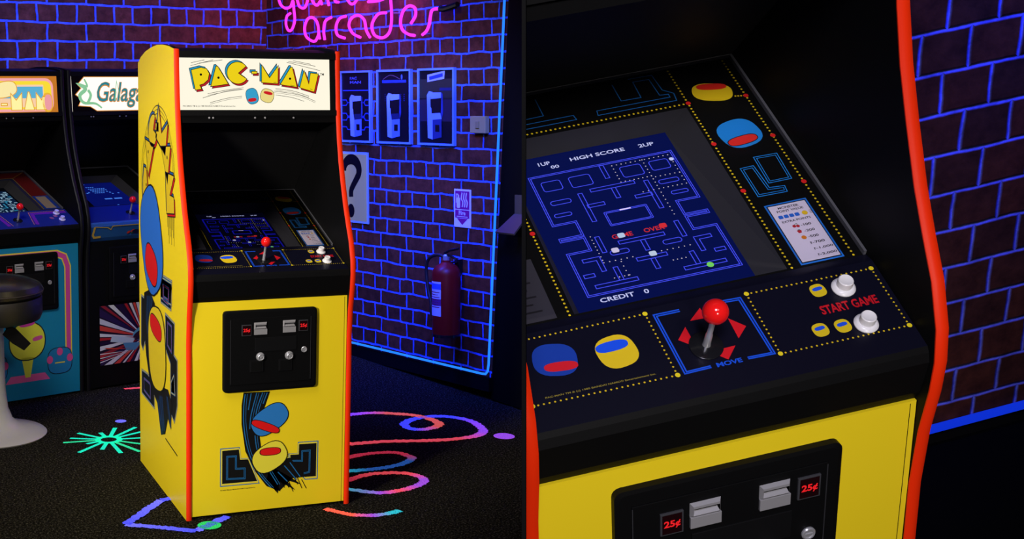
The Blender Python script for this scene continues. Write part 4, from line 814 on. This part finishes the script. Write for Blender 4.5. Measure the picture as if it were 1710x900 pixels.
def framed(name, quad, label, cat, draw, group=None, framem=None):
    (u0, v1), (u1, v0) = quad; t = empty(name, MR, label, cat, group)
    fm = framem or mat('uv_blue_frame', (.16, .36, .95), .4); bm = bmesh.new(); wd = .011
    for a, b in (((u0, v0), (u1, v0+wd)), ((u0, v1-wd), (u1, v1)), ((u0, v0+wd), (u0+wd, v1-wd)), ((u1-wd, v0+wd), (u1, v1-wd))):
        box(bm, onR(a[0], a[1], .001), onR(b[0], b[1], .020))
    finish('frame', bm, fm, t)
    bm = bmesh.new(); box(bm, onR(u0+wd, v0+wd, .001), onR(u1-wd, v1-wd, .012)); p = finish('print', bm, mat('poster_black', (.004, .004, .007), .35), t)
    a = Art(lambda u, v, h: Vector(onR(u, v, .012+h)), .0008); draw(a, u0+wd, v0+wd, u1-wd, v1-wd); a.done('poster_artwork', p)
def mini(a, u, v, h, tall=1, dark=0):
    """a small printed picture of an arcade machine"""
    s = h; X0 = u; q_ = a.poly; a_poly = lambda P, m_, l_: q_([(X0+(x-X0)*1.45, y) for x, y in P], m_, l_); a_rect = lambda p0, p1, p2, p3, m_, l_: a_poly([(p0, p1), (p2, p1), (p2, p3), (p0, p3)], m_, l_); B1 = '5A80D8'; B2 = '7EA4F0'; K = '05060C'
    a_poly([(u-.16*s, v+.03*s), (u-.05*s, v), (u-.05*s, v+.50*s), (u-.01*s, v+.56*s), (u-.10*s, v+.66*s), (u-.10*s, v+.86*s), (u-.05*s, v+.96*s), (u-.13*s, v+.98*s), (u-.18*s, v+.90*s)], B2, 3)
    a_poly([(u-.05*s, v), (u+.15*s, v+.05*s), (u+.15*s, v+.42*s), (u-.05*s, v+.40*s)], B1 if not dark else '20346A', 4); a_poly([(u-.05*s, v+.40*s), (u+.15*s, v+.42*s), (u+.12*s, v+.54*s), (u-.07*s, v+.53*s)], B2 if dark else '14224A', 4)
    a_poly([(u-.07*s, v+.53*s), (u+.12*s, v+.54*s), (u+.13*s, v+.82*s), (u-.09*s, v+.80*s)], K, 4); a_poly([(u-.09*s, v+.82*s), (u+.14*s, v+.84*s), (u+.14*s, v+.95*s), (u-.09*s, v+.95*s)], B2, 5)
    a_rect(u+.01*s, v+.16*s, u+.10*s, v+.30*s, K, 5); a_poly([(u+.15*s, v+.42*s), (u+.18*s, v+.55*s), (u+.17*s, v+.92*s), (u+.145*s, v+.95*s), (u+.13*s, v+.54*s)], '2A3E80', 3)
def p_a(a, x0, y0, x1, y1):
    w_, h_ = x1-x0, y1-y0; Bl = '2440C0'
    for k, (q, r) in enumerate(((.3, .60), (.3, .52), (.3, .40), (.3, .30), (.3, .20))):
        for s in (0, 1):
            f = (lambda x: x0+w_*x) if s == 0 else (lambda x: x1-w_*x)
            a.line([(f(.02), y0+h_*r), (f(.16), y0+h_*r), (f(.20), y0+h_*(r+(.04 if k % 2 else -.04))), (f(.32), y0+h_*(r+(.04 if k % 2 else -.04)))], .006, Bl, 1)
    a.line([(x0+.01, y0+h_*.74), (x1-.01, y0+h_*.74)], .006, Bl, 1)
    for r in (0, 1): a.text(('THE NEW', 'MAZE GAME')[r] if 0 else ('PAC', 'MAN')[r], x0+w_*(.30), y0+h_*(.90-r*.06), x0+w_*(.55+r*.15), y0+h_*(.94-r*.06), '5064B8', 2, .03)
    mini(a, x0+w_*.52, y0+h_*.05, h_*.64)
def p_b(a, x0, y0, x1, y1):
    w_, h_ = x1-x0, y1-y0
    a.rect(x0+w_*.12, y0+h_*.84, x1-w_*.12, y0+h_*.88, '2440B0', 1); a.line(smooth_path([(x0+w_*.15, y0+h_*.89, 0), (x0+w_*.4, y0+h_*.95, 0), (x0+w_*.7, y0+h_*.89, 0)], 5), .004, '604858', 1); a.ell(x1-w_*.25, y0+h_*.92, .008, .014, '4A70D0', 2)
    for i in range(7):
        for j in range(4): a.rect(x0+w_*(.2+i*.1), y0+h_*(.58+j*.03), x0+w_*(.24+i*.1), y0+h_*(.59+j*.03), '142468', 1)
    mini(a, x0+w_*.5, y0+h_*.05, h_*.66)
def p_c(a, x0, y0, x1, y1):
    w_, h_ = x1-x0, y1-y0
    a.rect(x0, y0+h_*.60, x1, y1-h_*.12, '2A2C22', 1); a.rect(x0, y0+h_*.30, x1, y0+h_*.62, '282030', 1); a.rect(x0+w_*.60, y0+h_*.72, x0+w_*.95, y0+h_*.76, '14225A', 2)
    P = [(x0+w_*.24, y0+h_*.84), (x0+w_*.74, y0+h_*.88), (x0+w_*.76, y0+h_*.99), (x0+w_*.24, y0+h_*.94)]; a.poly(P, '9FB4F4', 2); a.text('GAME', x0+w_*.30, y0+h_*.875, x0+w_*.70, y0+h_*.94, '2040D0', 3, .04) if 0 else a.line([(x0+w_*.30, y0+h_*.89), (x0+w_*.70, y0+h_*.935)], .018, '2040D0', 3)
    mini(a, x0+w_*.47, y0+h_*.05, h_*.68, dark=1)
GP = 'framed arcade posters in a row on the brick wall'
framed('wall_poster', ((.911, 1.600), (1.206, 1.195)), 'framed dark poster of a machine among blue maze lines, partly hidden by the yellow cabinet', 'poster', p_a, GP)
framed('wall_poster', ((1.266, 1.600), (1.574, 1.195)), 'middle framed black poster of a pale blue machine on the brick wall', 'poster', p_b, GP)
framed('wall_poster', ((1.636, 1.600), (1.941, 1.195)), 'framed poster with a tilted pale banner above the machine, nearest the light switch', 'poster', p_c, GP)
def qcard():
    u0, u1, v0, v1 = .868, 1.165, .732, 1.139; bm = bmesh.new(); box(bm, onR(u0, v0, .001), onR(u1, v1, .008), 0)
    t = finish('question_mark_card', bm, mat('uv_white_card', (.30, .50, .80), .5), mtx=MR); t['label'] = 'pale grey card printed with a large black question mark, below the posters'; t['category'] = 'sign'
    a = Art(lambda u, v, h: Vector(onR(u, v, .008+h)), .0006); a.rect(u0+.012, v0+.012, u1-.012, v1-.012, mat('card_grey', (.55, .50, .12), .6), 1)
    cu, cv = 1.005, 1.035; P = [(cu+.075*math.cos(t_), cv+.062*math.sin(t_), 0) for t_ in [math.radians(185-k*24) for k in range(10)]]
    a.line(smooth_path([(p[0], p[1], 0) for p in P]+[(1.005, .925, 0), (1.000, .88, 0)], 4), .052, '060608', 2, wfun=lambda t_: .8+.35*math.sin(PI*min(1, t_*1.15))); a.ell(.998, .800, .034, .040, '060608', 2, n=14)
    a.done('question_mark', t)
qcard()
def fire_sign():
    u0, u1, v0, v1 = 1.929, 2.062, .774, .972; bm = bmesh.new(); box(bm, onR(u0, v0, .001), onR(u1, v1, .006)); t = finish('fire_sign', bm, mat('sign_white', (.75, .72, .95), .5), mtx=MR)
    t['label'] = 'small red and white fire extinguisher sign with a downward arrow'; t['category'] = 'sign'; Rd = '8A1E6A'; Wt = 'DCD4F4'
    a = Art(lambda u, v, h: Vector(onR(u, v, .006+h)), .0006); m_ = .009; a.rect(u0+m_, .868, u1-m_, v1-m_, Rd, 1)
    a.poly(rrpts(u0+.022, .874, u0+.050, .928, .008), Wt, 2); a.rect(u0+.030, .928, u0+.042, .942, Wt, 2); a.line([(u0+.036, .944), (u0+.020, .946), (u0+.017, .900)], .005, Wt, 2)
    for k in range(3): a.line(smooth_path([(u0+.066+k*.018, .955, 0), (u0+.060+k*.018, .925, 0), (u0+.072+k*.018, .905, 0), (u0+.066+k*.018, .880, 0)], 4), .008, Wt, 2)
    a.rect(u0+m_, .822, u1-m_, .864, Rd, 1); a.text('Fire', u0+.040, .838, u1-.040, .860, Wt, 2, .02); a.rect(u0+.022, .828, u1-.022, .831, Wt, 2)
    a.poly([(u0+.022, .820), (u1-.022, .820), ((u0+u1)/2, .786)], Rd, 1); a.done('sign_print', t)
fire_sign()
def switch():
    bm = bmesh.new(); box(bm, onR(2.083, 1.265, .001), onR(2.203, 1.351, .030), bev=.004); t = finish('light_switch', bm, mat('grey_plate', (.42, .34, .10), .5), mtx=MR); t['label'] = 'square grey wall switch plate on the brick near the glowing edge'; t['category'] = 'switch'
    bm = bmesh.new(); box(bm, onR(2.130, 1.290, .030), onR(2.156, 1.326, .036), bev=.002); finish('rocker', bm, mat('grey_plate_dark', (.34, .27, .08), .4), t)
switch()
def pale_piece():  # invented piece where part of a white machine shows in the dark
    bm = bmesh.new(); box(bm, onR(2.404, .870, .001), onR(2.50, .966, .010)); w1 = .0
    pts = [(2.361, .784, .10), (2.50, .784, .10), (2.50, .872, .012), (2.404, .872, .012)]; vs = [bm.verts.new(onR(*p)) for p in pts]; vb = [bm.verts.new(onR(p[0], p[1]-.008, p[2]-.004)) for p in pts]
    bm.faces.new(vs); bm.faces.new(vb[::-1])
    for i in range(4): bm.faces.new((vs[i], vs[(i+1) % 4], vb[(i+1) % 4], vb[i]))
    t = finish('machine_standin', bm, mat('standin_grey', (.035, .03, .02), .6), mtx=MR); t['label'] = 'small pale invented shelf on the black wall beside the glowing edge'; t['category'] = 'standin'
pale_piece()
def extinguisher():
    R0 = .074; M = MR @ Matrix.Translation(onR(1.973, .205, .095)); t = empty('fire_extinguisher', M, 'red fire extinguisher with white label and black hose hung on the brick wall', 'fire extinguisher')
    red = mat('extinguisher_red', (.20, .006, .005), .4, spec=.3); Y = (0, 1, 0)
    bm = bmesh.new(); lathe(bm, [(0, .004), (.066, 0), (.072, .004), (R0, .015), (R0, .330), (.070, .352), (.055, .372), (.030, .385), (.022, .392), (.022, .402), (0, .402)], (0, 0, 0), Y, 48); b = finish('cylinder', bm, red, t, smooth=True)
    bm = bmesh.new(); lathe(bm, [(.0755, .002), (.0755, .016), (.070, .018)], (0, 0, 0), Y, 40); finish('base_ring', bm, GLOSSB, t, smooth=True)
    bm = bmesh.new(); n = 18; s_ = inR; ring = []
    def cyl(ang, y, r): return (r*math.sin(ang), y, s_*r*math.cos(ang))
    LB = mat('extinguisher_label', (.62, .60, .85), .5); LR = ink('8A1838'); a_ = Art(lambda u, v, h: Vector(cyl(u, v, R0+.0006+h)), .0005)
    def band(a0, a1, v0, v1, m_, l):
        for k in range(10):
            q0, q1 = a0+(a1-a0)*k/10, a0+(a1-a0)*(k+1)/10; a_.poly([(q0, v0), (q1, v0), (q1, v1), (q0, v1)], m_, l)
    bm.free(); A0, A1 = -1.15, .50; 
    band(A0, A1, .115, .295, LB, 1); band(A0, A1, .255, .285, ink('4060D0'), 2)
    for k in range(7): band(A0+.08, A1-.1-.12*(k % 2), .238-k*.013, .242-k*.013, LR, 2)
    band(A0, A1, .170, .205, ink('6A2C70'), 2); band(A0+.05, A0+.5, .125, .150, ink('3A3A60'), 2)
    a_.done('label_print', b)
    bm = bmesh.new(); lathe(bm, [(.016, .395), (.018, .400), (.018, .425), (.012, .432), (0, .432)], (0, 0, 0), Y, 20); finish('valve', bm, CHROME, t, smooth=True)
    bm = bmesh.new(); tube(bm, [(-.02, .425, 0), (.03, .428, 0), (.085, .412, 0)], .007, 8); tube(bm, [(-.015, .436, 0), (.03, .455, 0), (.10, .470, 0)], .0065, 8); finish('lever_handle', bm, GLOSSB, t, smooth=True)
    bm = bmesh.new(); tube(bm, smooth_path([(-.01, .415, 0), (-.06, .425, s_*.01), (-.120, .400, s_*.02), (-.142, .34, s_*.02), (-.128, .24, s_*.02), (-.100, .16, s_*.02), (-.092, .10, s_*.02)], 6), lambda q: .009 if q < .85 else .013, 10); finish('hose', bm, mat('rubber', (.01, .01, .011), .5), t, smooth=True)
    bm = bmesh.new(); box(bm, (-.02, .33, -s_*.094), (.02, .40, -s_*.070)); box(bm, (-.015, .385, -s_*.09), (.015, .392, -s_*.0)); finish('wall_bracket', bm, GLOSSB, t)
extinguisher()
